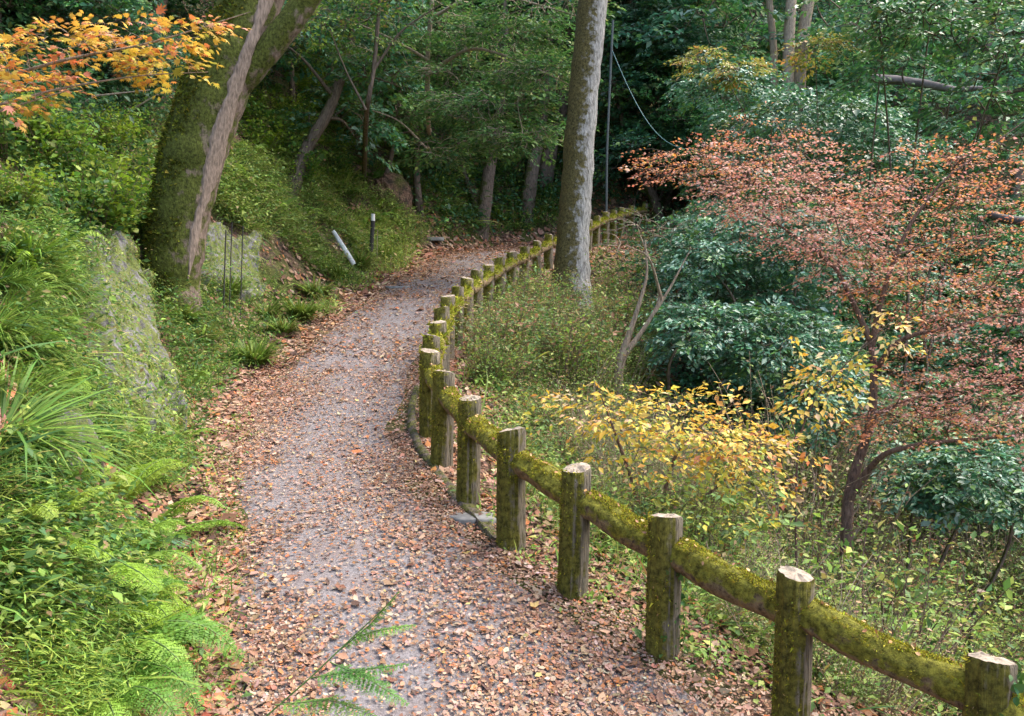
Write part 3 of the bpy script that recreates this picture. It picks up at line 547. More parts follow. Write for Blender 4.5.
def make_tree(name, H, crown, leaf, pal, r0, nl, label=None, lm=M_LEAF, lean=.05, tmat=None):
    """whole tree in its own coordinates: trunk, boughs, twigs and leaf sprays"""
    tr = [(0, 0, -.2, r0*1.25)]; lx = ly = 0
    for i in range(1, 7): lx += rng.normal()*H*.018+lean*H/6; ly += rng.normal()*H*.018; tr.append((lx, ly, H*i/6.3, r0*(1-.13*i)))
    limbs = [np.array(tr)]; blobs = []
    for i in range(nl):
        t = .3+.65*i/nl; j = t*6; a = i*2.4+rng.random(); k = int(j); p = np.array(tr[k][:3])*(1-(j-k))+np.array(tr[min(k+1, 6)][:3])*(j-k); L = crown[0]*(1.05-.55*t)*rng.uniform(.75, 1.15)
        e = p+np.array([math.cos(a)*L, math.sin(a)*L, L*rng.uniform(.05, .4)]); mdl = p*.5+e*.5+np.array([0, 0, L*.1]); limbs.append(np.array([(*p, r0*.38*(1.1-t)), (*mdl, r0*.22*(1.1-t)), (*e, r0*.08)]))
        blobs.append((e*.75+p*.25, (L*.62, L*.62, crown[1]*rng.uniform(.7, 1.2)), leaf['ns'], leaf['L'], leaf['n'], pal))
    blobs.append(((lx, ly, H*.97), (crown[0]*.45, crown[0]*.45, crown[1]*1.3), leaf['ns'], leaf['L'], leaf['n'], pal))
    return plant(name, (0, 0, 0), limbs, blobs, leaf, tmat=tmat, lmat=lm, twr=.012)
ORD = ['nearest', 'second nearest', 'third nearest', 'fourth nearest', 'fifth nearest', 'sixth nearest', 'seventh nearest', 'eighth nearest', 'ninth nearest', 'tenth nearest', 'eleventh nearest', 'twelfth nearest', 'thirteenth nearest', 'fourteenth nearest', 'fifteenth nearest', 'sixteenth nearest', 'seventeenth nearest', 'eighteenth nearest', 'nineteenth nearest', 'twentieth nearest']
def mass(protos, P, scale, label, group, cat, ordered=None, sj=.2, zj=1.0, sink=0.03, tilt=.06):
    """copies of the prototypes at ground points P; `ordered` gives every copy its own label"""
    P = np.asarray(P); d = proj(P)[2]; P = P[np.argsort(d)]
    for i, p in enumerate(P):
        s = scale*math.exp(rng.normal()*sj); N = NG(p[0], p[1]); lb = label
        if ordered: lb = ordered.replace('#', ORD[i] if i < 20 else 'far back')
        c = copy_tree(protos[i % len(protos)], (p[0], p[1], p[2]-sink), rng.random()*6.283, (s, s, s*zj*rng.uniform(.85, 1.15)), lb, group, (rng.normal()*tilt-N[1]*.25, rng.normal()*tilt+N[0]*.25)); c['category'] = cat
def drop(protos):
    for p in protos:
        for c in list(p.children): bpy.data.objects.remove(c)
        bpy.data.objects.remove(p)
# ferns
fn = [make_fern(9, .55, P_FERN, True), make_fern(7, .5, P_FERNL, True), make_fern(10, .45, P_FERNL, True)]; ff = [make_fern(9, .6, P_FERN, False), make_fern(8, .6, P_FERNL, False)]
def at(lst): return np.array([hit([a], [b_])[0] for a, b_ in lst])
mass(fn, at([(140, 470), (118, 500), (130, 450), (85, 600), (50, 640), (110, 560), (120, 630),  (138, 545), (115, 590), (60, 600), (40, 520), (95, 640), (120, 615), (20, 590), (90, 560), (70, 500), (125, 690), (100, 700), (15, 540)]), 1.4, '', 'ferns at the foot of the left bank', 'fern', ordered='green fern with arching fronds low on left bank, # to camera')
mass(fn+ff, at([(190, 385), (178, 440), (60, 250), (30, 300), (60, 330), (50, 400), (20, 210), (100, 180), (140, 230), (60, 150), (120, 140), (205, 375), (30, 440), (20, 360), (90, 210), (5, 260), (45, 200), (70, 270)]), 1.15, '', 'ferns around the mossy rock', 'fern', ordered='fern hanging on the bank around the mossy rock, # to camera')
mass(ff, reg([(230, 100), (330, 60), (400, 160), (410, 240), (330, 240), (250, 240)], 70), 1.0, 'small green fern growing on the grassy bank above the bend', 'ferns on the bank above the bend', 'fern')
mass(ff, reg([(400, 160), (590, 130), (560, 225), (430, 235)], 22), 1.3, 'small fern in the shade at foot of the bank beyond the path bend', 'ferns beyond the bend', 'fern')
drop(fn+ff)
# grass clumps
gc = [make_grass(420, .36, [(.15, .22, .03, 3), (.2, .26, .04, 2), (.1, .16, .02, 2)]), make_grass(360, .32, [(.12, .2, .03, 3), (.2, .24, .05, 2), (.28, .24, .08, .7)])]
mass(gc, at([(180, 325), (254, 366), (283, 335), (300, 322), (268, 322), (340, 285), (360, 270), (385, 262), (230, 300), (395, 245), (315, 300), (200, 345)]), 1.0, '', 'grass clumps along the left verge', 'grass clump', ordered='rounded grass clump on the left verge, # to the camera')
sg = [make_grass(420, .55, [(.12, .22, .03, 3), (.2, .3, .04, 2), (.07, .15, .02, 2)], wide=.45, spread=.12, lean=2.0), make_grass(380, .5, [(.16, .26, .03, 3), (.24, .32, .05, 1.5), (.09, .17, .02, 2)], wide=.45, spread=.1, lean=1.7)]
mass(sg, at([(15, 300), (35, 330), (10, 360), (30, 385), (15, 410), (45, 290), (-10, 330), (30, 265), (0, 440), (-20, 400), (20, 350), (5, 320), (30, 300), (-5, 290)]), .62, '', 'long leaved sedge clumps on the left bank', 'sedge clump', ordered='long leaved sedge clump drooping at left edge of the bank, # to camera')
drop(gc+sg)
# ------------------------------------------------------------------ herbs and bushes
hb = [make_herb(26, .75, 42, .035, P_HERB, LEAF, name='weed'), make_herb(22, .65, 46, .03, [(.36, .46, .08, 3), (.5, .52, .11, 2), (.22, .32, .06, 1.5)], NARROW, name='weed'), make_herb(24, .7, 38, .04, [(.12, .2, .06, 3), (.2, .26, .07, 2), (.32, .24, .1, 1.2), (.3, .15, .08, .8)], LEAF, name='weed')]
mass(hb, reg([(455, 345), (505, 305), (560, 305), (650, 300), (660, 370), (590, 400), (500, 400), (470, 380)], 110, umin=.3), 1.0, 'light green feathery weed beyond the fence beside the tall trunk', 'weeds beyond the fence bend', 'weed')
mass(hb, reg([(500, 400), (600, 390), (720, 500), (800, 560), (800, 640), (640, 560), (560, 480)], 44, umin=.35), .75, 'thin leafy weed growing just behind the near fence rails', 'weeds behind the near rails', 'weed')
mass(hb, reg([(760, 500), (1024, 500), (1024, 716), (900, 716), (800, 640)], 110, umin=.35), 1.35, 'green and tan bushy weed on the slope at lower right', 'weeds at the lower right', 'weed')
tw_ = [make_herb(34, .75, 44, .022, [(.26, .33, .09, 3), (.34, .36, .13, 2), (.16, .24, .07, 2), (.42, .30, .16, 1.4), (.3, .16, .09, .7)], LEAF, spread=.32, tw=M_PTWIG, name='twiggy_bush'), make_herb(30, .75, 48, .02, [(.2, .28, .07, 3), (.3, .34, .11, 2), (.4, .27, .15, 1.5)], LEAF, spread=.3, tw=M_PTWIG, name='twiggy_bush')]
mass(tw_, reg([(700, 500), (860, 470), (1024, 500), (1024, 640), (860, 620), (760, 590)], 60, umin=.5), 2.0, 'twiggy bush with small light green and tan leaves on the slope under the maple', 'twiggy bushes at the lower right', 'bush')
mass(tw_, reg([(540, 400), (640, 400), (700, 500), (700, 560), (600, 520)], 22, umin=.4), 1.1, 'low twiggy bush behind the rails beneath the yellow shrub', 'twiggy bushes beneath the yellow shrub', 'bush')
mass(tw_, reg([(640, 590), (760, 600), (1000, 680), (1024, 716), (800, 716), (700, 680)], 26, umin=.3), .8, 'low twiggy bush tangled close behind the nearest fence rails', 'twiggy bushes close behind the nearest rails', 'bush')
drop(tw_)
bb = [make_herb(20, .6, 45, .055, [(.2, .3, .02, 3), (.28, .36, .04, 2), (.1, .2, .02, 2)], LEAF, name='leafy_bush'), make_herb(18, .6, 40, .06, P_BANK, WIDE, name='leafy_bush')]
mass(bb, at([(20, 480), (60, 470), (30, 560), (75, 545), (90, 470), (45, 440)]), .5, '', 'bushes at the lower left', 'bush', ordered='low bright green bush at lower left beside the ferns, # to camera')
mass(bb, reg([(0, 130), (150, 140), (150, 260), (80, 260), (0, 250)], 26), .95, 'leafy green bush on the upper left bank beneath the orange branch', 'bushes on the upper left bank', 'bush')
mass(bb, reg([(230, 60), (330, 20), (360, 120), (330, 200), (260, 190), (240, 130)], 44, patchy=-.1), 1.1, 'bright green bush on the bank between leaning tree and leaf-strewn gully', 'bushes behind the leaning tree', 'bush')
drop(hb+bb)
# ------------------------------------------------------------------ background trees
LFE = dict(size=.16, t=LEAF, ns=34, L=.7, n=26, flat=.75, droop=.15, shell=.4)
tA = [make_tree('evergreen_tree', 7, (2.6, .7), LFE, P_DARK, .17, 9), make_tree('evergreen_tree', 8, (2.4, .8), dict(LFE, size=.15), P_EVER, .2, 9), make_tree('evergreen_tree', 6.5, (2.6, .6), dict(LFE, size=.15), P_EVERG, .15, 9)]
tB = [make_tree('leafy_tree', 6, (2.5, .45), dict(LFE, size=.12, flat=.85), P_LIGHT, .1, 9), make_tree('leafy_tree', 7, (2.4, .45), dict(LFE, size=.12, flat=.85), [(.06, .13, .03, 3), (.1, .18, .04, 2), (.2, .2, .05, .5)], .12, 10)]
def cols(lst):
    out = []
    for px, d in lst:
        out.append(gb(px, 300, d))
    return out
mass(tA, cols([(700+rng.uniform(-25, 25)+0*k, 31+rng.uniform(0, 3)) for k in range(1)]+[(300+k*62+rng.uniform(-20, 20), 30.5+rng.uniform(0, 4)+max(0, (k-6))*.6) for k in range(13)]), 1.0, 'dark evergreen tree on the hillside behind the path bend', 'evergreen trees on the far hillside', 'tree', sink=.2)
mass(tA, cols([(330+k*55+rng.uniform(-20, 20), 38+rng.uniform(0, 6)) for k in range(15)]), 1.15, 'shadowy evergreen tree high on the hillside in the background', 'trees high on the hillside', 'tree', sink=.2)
mass(tB, cols([(420, 25.5), (480, 28), (545, 30), (380, 24), (450, 32), (360, 29), (520, 34)]), .9, '', 'light green trees on the bank above the bend', 'tree', ordered='light green layered tree on the bank above the path bend, # to the camera', sink=.2)
mass(tB, cols([(60, 16), (140, 19), (-20, 15), (230, 22), (300, 24), (20, 21)]), .8, '', 'trees on top of the left bank', 'tree', ordered='leafy tree on top of the left bank, # to the camera', sink=.2)
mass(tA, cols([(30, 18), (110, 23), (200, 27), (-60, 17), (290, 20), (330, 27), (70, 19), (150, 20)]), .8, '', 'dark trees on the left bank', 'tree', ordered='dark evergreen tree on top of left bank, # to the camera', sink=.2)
mass(tA[1:], cols([(715, 28), (850, 26), (850, 30), (1040, 21), (660, 30), (1080, 18), (1010, 30)]), .75, '', 'glossy evergreens across the ravine', 'tree', ordered='glossy green evergreen across the ravine, # to the camera', sink=.2)
drop(tA+tB)
sh = [make_tree('evergreen_shrub', 2.2, (1.3, .45), dict(LFE, size=.085, ns=30, L=.35, n=24), P_EVER, .05, 8, lm=M_GLOSS), make_tree('evergreen_shrub', 2.0, (1.2, .4), dict(LFE, size=.08, ns=30, L=.35, n=24), P_EVERG, .05, 8, lm=M_GLOSS)]
def clear(P):
    P = np.asarray(P); px, py, d = proj(P); return P[px-1.35*FPX/d > 655-40*(py > 330)]
mass(sh, clear(reg([(700, 230), (850, 230), (1024, 330), (1024, 500), (850, 470), (760, 420), (690, 390)], 50, umin=1.2)), 1.0, 'glossy dark evergreen shrub filling the ravine beyond the fence', 'evergreen shrubs in the ravine', 'shrub')
mass(sh, clear(cols([(735+k*27+rng.uniform(-14, 14), 17+rng.uniform(-2.5, 3.5)) for k in range(14)])), 1.15, 'evergreen shrub with blue green leaves rising from the ravine', 'tall shrubs in the ravine', 'shrub')
mass(sh, cols([(720, 31), (740, 29), (640, 37), (760, 29), (840, 30)]), 1.0, 'dark shrub on the hillside past the far end of fence', 'shrubs past the end of fence', 'shrub')
mass(sh, cols([(10, 13.5), (60, 14.5), (100, 16), (-40, 13), (150, 16.5), (30, 15.5), (85, 14.5), (130, 15.5), (-10, 14.5), (50, 17)]), .9, '', 'dark shrubs at the top of the left bank', 'shrub', ordered='dark green shrub on top of left bank above the orange branch, # to camera')
drop(sh)
# ------------------------------------------------------------------ trees told apart
def gl(px, py, d, r): return np.r_[gb(px, py, d)-[0, 0, .15], r]
# tall pale trunk at the fence
D = 16.2; b0 = gb(572, 300, D)
tt = [np.r_[W(570, 335, D), .55], np.r_[W(571, 296, D), .38], np.r_[W(572, 250, D), .295], np.r_[W(577, 180, D), .275], np.r_[W(583, 100, D), .265], np.r_[W(591, 20, D), .262], np.r_[W(600, -60, D), .25], np.r_[W(612, -200, D), .2], np.r_[W(622, -340, D), .13]]
tt[0][2] = b0[2]-.2
lm = [np.array(tt)]+[np.array([np.r_[W(606+k*3, -110-k*40, D), .09], np.r_[W(606+sx*70, -150-k*45, D+dd*.5), .06], np.r_[W(606+sx*150, -210-k*50, D+dd), .02]]) for k, (sx, dd) in enumerate([(1, 1), (-1, -1.5), (.3, 2.5), (-.6, 2), (1, -1.5)])]
plant('tall_tree', b0, lm, [B(650, -260, D, 130, 60, 2.4, 90, .8, 20, P_EVERG), B(560, -360, D, 110, 50, 2.0, 50, .8, 20, P_EVERG)], dict(size=.12, t=LEAF), 'tall straight tree with pale mottled bark and mossy left side, growing beside the fence', 'tree', tmat=M_TRUNKC, sides=40)
# leaning mossy tree
D = float(proj(hit([176], [292])[0])[2]); print('LEAN D', D); b0 = gb(172, 300, D); K_ = D/10.6*.84
tl = [np.r_[W(166, 320, D), .42], np.r_[W(172, 282, D), .36], np.r_[W(180, 215, D), .40], np.r_[W(192, 160, D), .43], np.r_[W(212, 100, D), .44], np.r_[W(236, 40, D), .43], np.r_[W(258, -10, D+.1), .40], np.r_[W(290, -110, D+.3), .33], np.r_[W(315, -260, D+.4), .22], np.r_[W(330, -420, D+.4), .1]]
tl[0][:3] = tl[1][:3]+np.array([-.03, 0, -.9]); tl[0][3] = .5
for q_ in tl: q_[3] *= K_
b0 = np.array([tl[1][0], tl[1][1], float(ZG(tl[1][0], tl[1][1]))])
lb = np.array([np.r_[W(222, 108, D), .12], np.r_[W(246, 72, D), .2], np.r_[W(280, 36, D-.05), .17], np.r_[W(310, -4, D-.1), .16], np.r_[W(345, -60, D-.2), .16], np.r_[W(390, -160, D-.2), .1], np.r_[W(430, -260, D), .04]])
root = plant('leaning_tree', b0, [np.array(tl), lb]+[np.array([np.r_[W(315, -260, D+.4), .1], np.r_[W(315+a, -330, D+e), .05], np.r_[W(315+2*a, -380, D+2*e), .02]]) for a, e in [(60, .8), (-70, -.5), (20, 1.5)]], [B(330, -420, D, 200, 60, 2.0, 90, .7, 20, P_EVERG), B(440, -290, D, 80, 40, 1.1, 40, .6, 20, P_EVERG)], dict(size=.1, t=LEAF), 'thick leaning tree wrapped in moss with a bare bark strip, on the left bank', 'tree', tmat=M_TRUNKL, sides=48)
# bare strip of smooth bark down the trunk: a ragged band that lies on the trunk's own surface
TS = np.array(tl); sb = Batch(); n_ = 90; q = np.linspace(1.15, 6.6, n_); kk = np.minimum(q.astype(int), 8); AX = TS[kk]+(TS[kk+1]-TS[kk])*(q-kk)[:, None]; w_ = (.26+.16*fbm(q*1.3, q*0+2, 3)+.05*fbm(q*7, q*0+5, 2))*np.clip((q-1.1)/.8, .1, 1)
ca = np.interp(q, [1, 3, 5, 6.6], [-.75, -.55, -.75, -.95])+.12*fbm(q*1.1, q*0+8, 3); m_ = 16; u_ = np.linspace(-1, 1, m_); an = ca[:, None]+u_[None]*w_[:, None]*(1+.12*fbm(q*9, q*0+1, 2)[:, None]*np.sign(u_)[None])
rd = AX[:, 3:4]*(1.0+.055*(1-np.abs(u_)[None]**6)-.06*(np.abs(u_)[None] > .99)+.012*fbm(q[:, None]*4, an*9, 4)); VV = np.stack([AX[:, 0:1]+rd*np.cos(an), AX[:, 1:2]+rd*np.sin(an), AX[:, 2:3]+rd*np.cos(an)*-.35], -1)
a_, c_ = np.meshgrid(np.arange(n_-1), np.arange(m_-1), indexing='ij'); k_ = a_*m_+c_; sb.raw(VV.reshape(-1, 3), np.stack([k_, k_+1, k_+m_+1, k_+m_], -1).reshape(-1, 4))
sb.build('bare_bark', simple('bare_bark', (.24, .18, .135), .85, .2, .5, 14, .02, (3, 3, .8)), root, b0, smooth=True)
mb = Batch(); TL = np.array(tl)[:7]; q = rng.random(30000)*6; k = np.minimum(q.astype(int), 5); ax = TL[k]+(TL[k+1]-TL[k])*(q-k)[:, None]; an = rng.random(len(q))*6.283
dv = np.stack([np.cos(an), np.sin(an), .35+0*an], 1); ok = (dv@np.array([-1, -.35, 0]) > -.25+.5*rng.random(len(q))) & (fbm(q*2+9, an*2.2, 4) > -.22); dv = norm(dv)[ok]; ax = ax[ok]; P = ax[:, :3]+dv*ax[:, 3:4]*1.02; f = dv+rng.normal(size=dv.shape)*.6-np.array([0, 0, .4])
mb.inst(LEAF, P, f, rng.normal(size=P.shape), .032*np.exp(rng.normal(size=len(P))*.4), pick([(.10, .12, .015, 3), (.16, .17, .02, 2), (.06, .07, .012, 2), (.24, .22, .03, .6)], len(P), .25)); tag(mb.build('moss', M_MOSS, root, b0), kind='stuff')
# orange and yellow maple branch reaching in at upper left: a slim maple rooted on the bank
def mb_(pts): return L4(pts)
b0 = gb(-120, 300, 6.6)
plant('maple_sapling', b0, [np.array([np.r_[b0-[0, 0, .1], .05], np.r_[W(-110, 180, 6.6), .04], np.r_[W(-80, 90, 6.6), .03], np.r_[W(-60, 20, 6.6), .02]]),
  L4([(-85, 105, 6.6, .022), (0, 78, 6.5, .014), (70, 58, 6.4, .010), (150, 44, 6.3, .007), (250, 12, 6.2, .003)]), L4([(-100, 150, 6.6, .02), (-20, 110, 6.5, .012), (60, 88, 6.5, .008), (140, 75, 6.5, .005), (208, 72, 6.5, .003)]), L4([(-95, 130, 6.6, .02), (-30, 120, 6.3, .012), (20, 105, 6.2, .006), (75, 88, 6.2, .003)])],
  [B(20, 62, 6.5, 45, 14, .35, 26, .2, 11, P_MAPY), B(75, 40, 6.4, 45, 10, .3, 24, .2, 11, P_MAPY), B(135, 36, 6.3, 45, 9, .3, 24, .2, 11, P_MAPY), B(195, 30, 6.3, 40, 8, .25, 14, .18, 9, P_MAPY), B(165, 66, 6.5, 38, 8, .25, 24, .18, 11, [(.62, .4, .05, 3), (.5, .42, .06, 2), (.6, .25, .06, .5)]), B(40, 88, 6.3, 42, 7, .2, 14, .16, 9, P_MAPY), B(8, 105, 6.2, 25, 6, .2, 8, .15, 9, P_MAPY), B(-60, 60, 6.5, 50, 40, .4, 40, .2, 11, P_MAPY)],
  dict(size=.052, t=STAR, flat=.9, droop=.12, wid=.6, low=-1, mixn=.3), 'slim maple with orange and yellow leaves reaching in at the upper left', 'maple tree', tmat=M_PTWIG, twr=.0025)
# red maple on the right
D = 9.2; b0 = gb(850, 560, D)
lim = [np.array([np.r_[b0-[0, 0, .1], .075], np.r_[W(846, 500, D), .058], np.r_[W(862, 450, D), .048], np.r_[W(873, 415, D), .043], np.r_[W(874, 366, D), .036], np.r_[W(870, 338, D), .03]]),
  L4([(870, 340, D, .035), (852, 300, 9.3, .027), (838, 270, 9.4, .022), (815, 250, 9.5, .017), (775, 222, 9.8, .011), (715, 190, 10.2, .007), (650, 158, 10.6, .003)]),
  L4([(872, 345, D, .035), (881, 300, 9.1, .027), (895, 255, 9.0, .022), (915, 215, 9.0, .018), (945, 178, 9.0, .013), (985, 150, 9.0, .008), (1040, 110, 9.0, .004)]),
  L4([(876, 370, D, .036), (890, 348, 9.0, .028), (910, 335, 8.9, .024), (950, 328, 8.8, .018), (990, 317, 8.8, .013), (1060, 312, 8.8, .006)]),
  L4([(848, 500, D, .05), (868, 470, 9.0, .034), (884, 453, 8.8, .026), (922, 443, 8.6, .02), (990, 438, 8.5, .014), (1060, 430, 8.4, .007)]),
  L4([(838, 272, 9.4, .014), (842, 240, 9.5, .01), (830, 200, 9.8, .007), (800, 160, 10, .003)]), L4([(895, 255, 9.0, .014), (930, 245, 9.2, .01), (980, 235, 9.4, .006), (1040, 230, 9.5, .003)]),
  L4([(873, 415, D, .03), (920, 395, 9.6, .016), (980, 385, 9.9, .01), (1050, 380, 10, .004)])]
P_PINK = [(.64, .34, .26, 3), (.60, .27, .18, 2), (.66, .44, .35, 1.2), (.44, .15, .10, 1), (.5, .30, .12, .8)]
plant('red_maple', b0, lim, [B(700, 165, 10.3, 64, 17, .7, 68, .34, 22, P_RED), B(765, 180, 10.0, 70, 39, .9, 133, .34, 22, P_PINK), B(820, 215, 9.8, 64, 47, .9, 116, .34, 22, P_PINK), B(850, 250, 9.4, 48, 50, .7, 76, .34, 22, P_PINK), B(760, 135, 10.3, 43, 17, .7, 24, .34, 22, P_RED),
   B(930, 190, 9.2, 81, 42, 1., 89, .34, 22, P_RED), B(1010, 215, 9.2, 75, 75, 1., 98, .34, 22, P_RED), B(940, 280, 9.0, 86, 37, .9, 98, .34, 22, P_RED), B(1010, 320, 8.9, 75, 50, .9, 76, .34, 22, P_PINK),
   B(985, 400, 8.8, 86, 31, .8, 116, .34, 22, P_PINK), B(925, 425, 8.8, 64, 17, .6, 52, .34, 22, P_RED), B(1050, 360, 8.8, 64, 101, .9, 76, .34, 22, P_PINK), B(900, 350, 9.2, 32, 37, .5, 21, .34, 22, P_RED)],
   dict(size=.033, t=STAR, flat=.8, droop=.1, wid=.8, shell=.1, low=-1), 'slender maple with fine red and pink leaves spreading over the ravine', 'maple tree', tmat=M_PTWIG if 0 else M_TWIG, twr=.0048)
# yellow shrub behind the rails
D = 7.2; b0 = gb(655, 520, D)
plant('yellow_shrub', b0, [np.array([np.r_[b0-[0, 0, .1], .022], np.r_[W(632, 480, D), .016], np.r_[W(614, 430, D), .011], np.r_[W(597, 385, D), .004]]), np.array([np.r_[b0-[0, 0, .1], .02], np.r_[W(670, 460, D), .014], np.r_[W(700, 425, D), .008], np.r_[W(740, 400, D), .003]]), np.array([np.r_[b0-[0, 0, .1], .02], np.r_[W(700, 500, D), .014], np.r_[W(750, 460, D), .008], np.r_[W(795, 440, D), .003]])],
  [B(610, 408, D, 50, 25, .5, 22, .26, 16, P_YEL), B(655, 420, D, 60, 29, .5, 39, .24, 16, P_YEL), B(710, 430, 7.0, 50, 34, .5, 39, .24, 16, P_YEL), B(745, 455, 6.9, 40, 34, .4, 26, .22, 16, P_YEL), B(765, 440, 6.9, 40, 13, .4, 12, .22, 16, P_MAPY), B(690, 480, 6.9, 55, 32, .4, 30, .22, 16, P_YELG), B(705, 520, 6.6, 45, 23, .4, 26, .22, 16, P_YELG), B(565, 412, 7.6, 35, 20, .4, 11, .22, 14, P_YEL), B(640, 455, 7, 45, 27, .4, 15, .22, 14, P_YEL), B(735, 500, 6.7, 40, 27, .4, 12, .2, 14, P_YELG)],
  dict(size=.05, t=LEAF, flat=.6, droop=.15, wid=.9, low=-1, shell=.1), 'bright yellow autumn shrub just behind the fence rails', 'shrub', tmat=M_TWIG, twr=.0022)
# yellow sapling with pale papery leaves
D = 7.6; b0 = gb(800, 560, D)
plant('yellow_sapling', b0, [np.array([np.r_[b0-[0, 0, .1], .014], np.r_[W(795, 490, D), .01], np.r_[W(800, 430, D), .008], np.r_[W(820, 390, D), .006], np.r_[W(860, 350, D), .004], np.r_[W(905, 315, D), .002]]), L4([(797, 440, D, .006), (785, 400, D, .004), (780, 350, D, .002)])],
  [B(835, 380, D, 36, 18, .3, 26, .18, 9, P_YEL), B(880, 330, D, 28, 18, .3, 14, .16, 8, P_PALE), B(805, 400, D, 28, 22, .3, 14, .16, 8, P_YEL), B(790, 350, D, 12, 20, .2, 3, .12, 4, P_PALE), B(845, 355, D, 18, 8, .2, 5, .12, 5, P_PALE), B(800, 465, 7.2, 20, 35, .2, 8, .14, 7, P_MAPY), B(775, 490, 7.0, 20, 6, .1, 3, .12, 5, P_PALE)],
  dict(size=.062, t=LEAF, flat=.6, droop=.3, wid=.6, low=-1, shell=.2, sj=.2), 'thin sapling with large pale yellow leaves in front of the red maple trunk', 'sapling', tmat=M_TWIG, twr=.002)
# small twisted tree between trunk and ravine
D = 12.5; b0 = gb(618, 385, D)
plant('twisted_tree', b0, [np.array([np.r_[b0-[0, 0, .2], 0.0806], np.r_[W(618, 362, D), 0.0620], np.r_[W(640, 335, D), 0.0310], np.r_[W(662, 300, D), 0.0217], np.r_[W(652, 265, D), 0.0136], np.r_[W(640, 235, D), 0.0062]]), L4([(620, 360, D, .06), (634, 320, D, .035), (648, 275, D, .02), (645, 240, D, .01)]), L4([(655, 312, D, .025), (672, 285, D, .015), (690, 250, D, .006)]), L4([(662, 300, D, .02), (650, 255, D-.3, .012), (625, 245, D-.5, .006)])],
  [B(650, 250, D, 45, 40, .6, 46, .34, 3, P_LIGHT)], dict(size=.04, t=LEAF), 'small twisted bare tree with forked thin stems beyond the fence', 'tree', tmat=M_PTWIG, twr=.006)
b0 = gb(655, 400, 12.2)
plant('tree_stump', b0, [np.array([np.r_[b0-[0, 0, .2], .15], np.r_[b0+[.05, 0, .25], .12], np.r_[b0+[.12, 0, .5], .09]])], [], {}, 'dark broken stump beside the twisted tree', 'stump', tmat=M_BARK)
# layered light-green tree over the bend, with bare twigs
D = 19.5; b0 = hit([432], [135])[0]
lim = [np.array([np.r_[b0-[0, 0, .2], .07], np.r_[W(428, 130, 21), .06], np.r_[W(427, 60, 20), .055], np.r_[W(432, 0, 19.5), .05], np.r_[W(440, -80, 19), .02]]), L4([(427, 75, 20, .05), (470, 45, 19, .035), (520, 60, 18.5, .02), (580, 90, 18, .008)]), L4([(428, 110, 20, .04), (470, 120, 19, .025), (510, 135, 18, .015), (550, 130, 17.5, .006)]), L4([(428, 60, 20, .04), (395, 40, 19.5, .025), (350, 20, 19, .012), (310, 5, 18.8, .005)]), L4([(429, 20, 19.7, .04), (480, -10, 19, .03), (540, 5, 18.5, .02), (590, 20, 18, .01)]), L4([(428, 150, 20.5, .03), (400, 120, 20, .018), (372, 110, 19.6, .008)])]
plant('layered_tree', b0, lim, [B(500, 40, D, 60, 16, 1.5, 150, .5, 24, P_LIGHT), B(540, 75, 18.5, 45, 14, 1.2, 110, .5, 24, P_LIGHT), B(490, 105, 18.5, 65, 14, 1.3, 140, .5, 24, P_LIGHT), B(520, 138, 18, 50, 12, 1, 90, .45, 24, P_LIGHT), B(420, 15, D, 70, 20, 1.5, 90, .5, 24, P_LIGHT), B(385, 55, D, 50, 14, 1.3, 50, .5, 20, P_LIGHT), B(440, 150, 19, 45, 12, 1, 50, .45, 22, P_LIGHT), B(540, 0, 18.5, 60, 20, 1.4, 110, .5, 24, P_LIGHT), B(455, 75, 19, 45, 8, 1, 40, .45, 12, P_LIGHT)], dict(size=.085, t=LEAF, flat=.88, droop=.12, shell=.1, low=-1), 'layered light green tree with bare pale twigs above the path bend', 'tree', tmat=M_PTWIG, twr=.008)
b0 = hit([364], [172])[0]
plant('thin_tree', b0, [np.array([np.r_[b0-[0, 0, .2], .07], np.r_[W(366, 110, 18), .055], np.r_[W(374, 70, 18), .045], np.r_[W(378, 20, 18), .04], np.r_[W(384, -60, 18), .03]]), L4([(374, 70, 18, .03), (400, 30, 18, .02), (440, 5, 18, .01)]), L4([(366, 110, 18, .03), (345, 70, 17.8, .02), (330, 30, 17.6, .01)])], [B(340, 30, 17.8, 50, 30, 1, 90, .5, 22, P_BANK), B(400, -10, 18, 50, 30, 1, 60, .5, 22, P_LIGHT)], dict(size=.08, t=LEAF), 'thin crooked tree with a mossy stem on the bank left of the bend', 'tree', tmat=M_BARK, twr=.006)
for px, pt, d, r, lb in [(492, 195, 27, .2, 'dark leaning trunk under the layered tree, left of the pair'), (536, 190, 28.5, .22, 'dark upright trunk under the layered tree, right of the pair'), (555, 140, 29.5, .25, 'dark trunk just left of the tall pale tree')]:
    b0 = gb(px-12, pt+20, d); plant('shaded_tree', b0, [np.array([np.r_[b0-[0, 0, .3], r*1.3], np.r_[W(px-4, pt-20, d), r], np.r_[W(px+6, 120, d), r*.8], np.r_[W(px+14, 40, d), r*.6], np.r_[W(px+10, -40, d), r*.4]])], [B(px+10, -20, d, 45, 40, 1.5, 60, .8, 20, P_DARK)], dict(size=.14, t=LEAF), lb, 'tree', tmat=M_BARK, twr=.015)
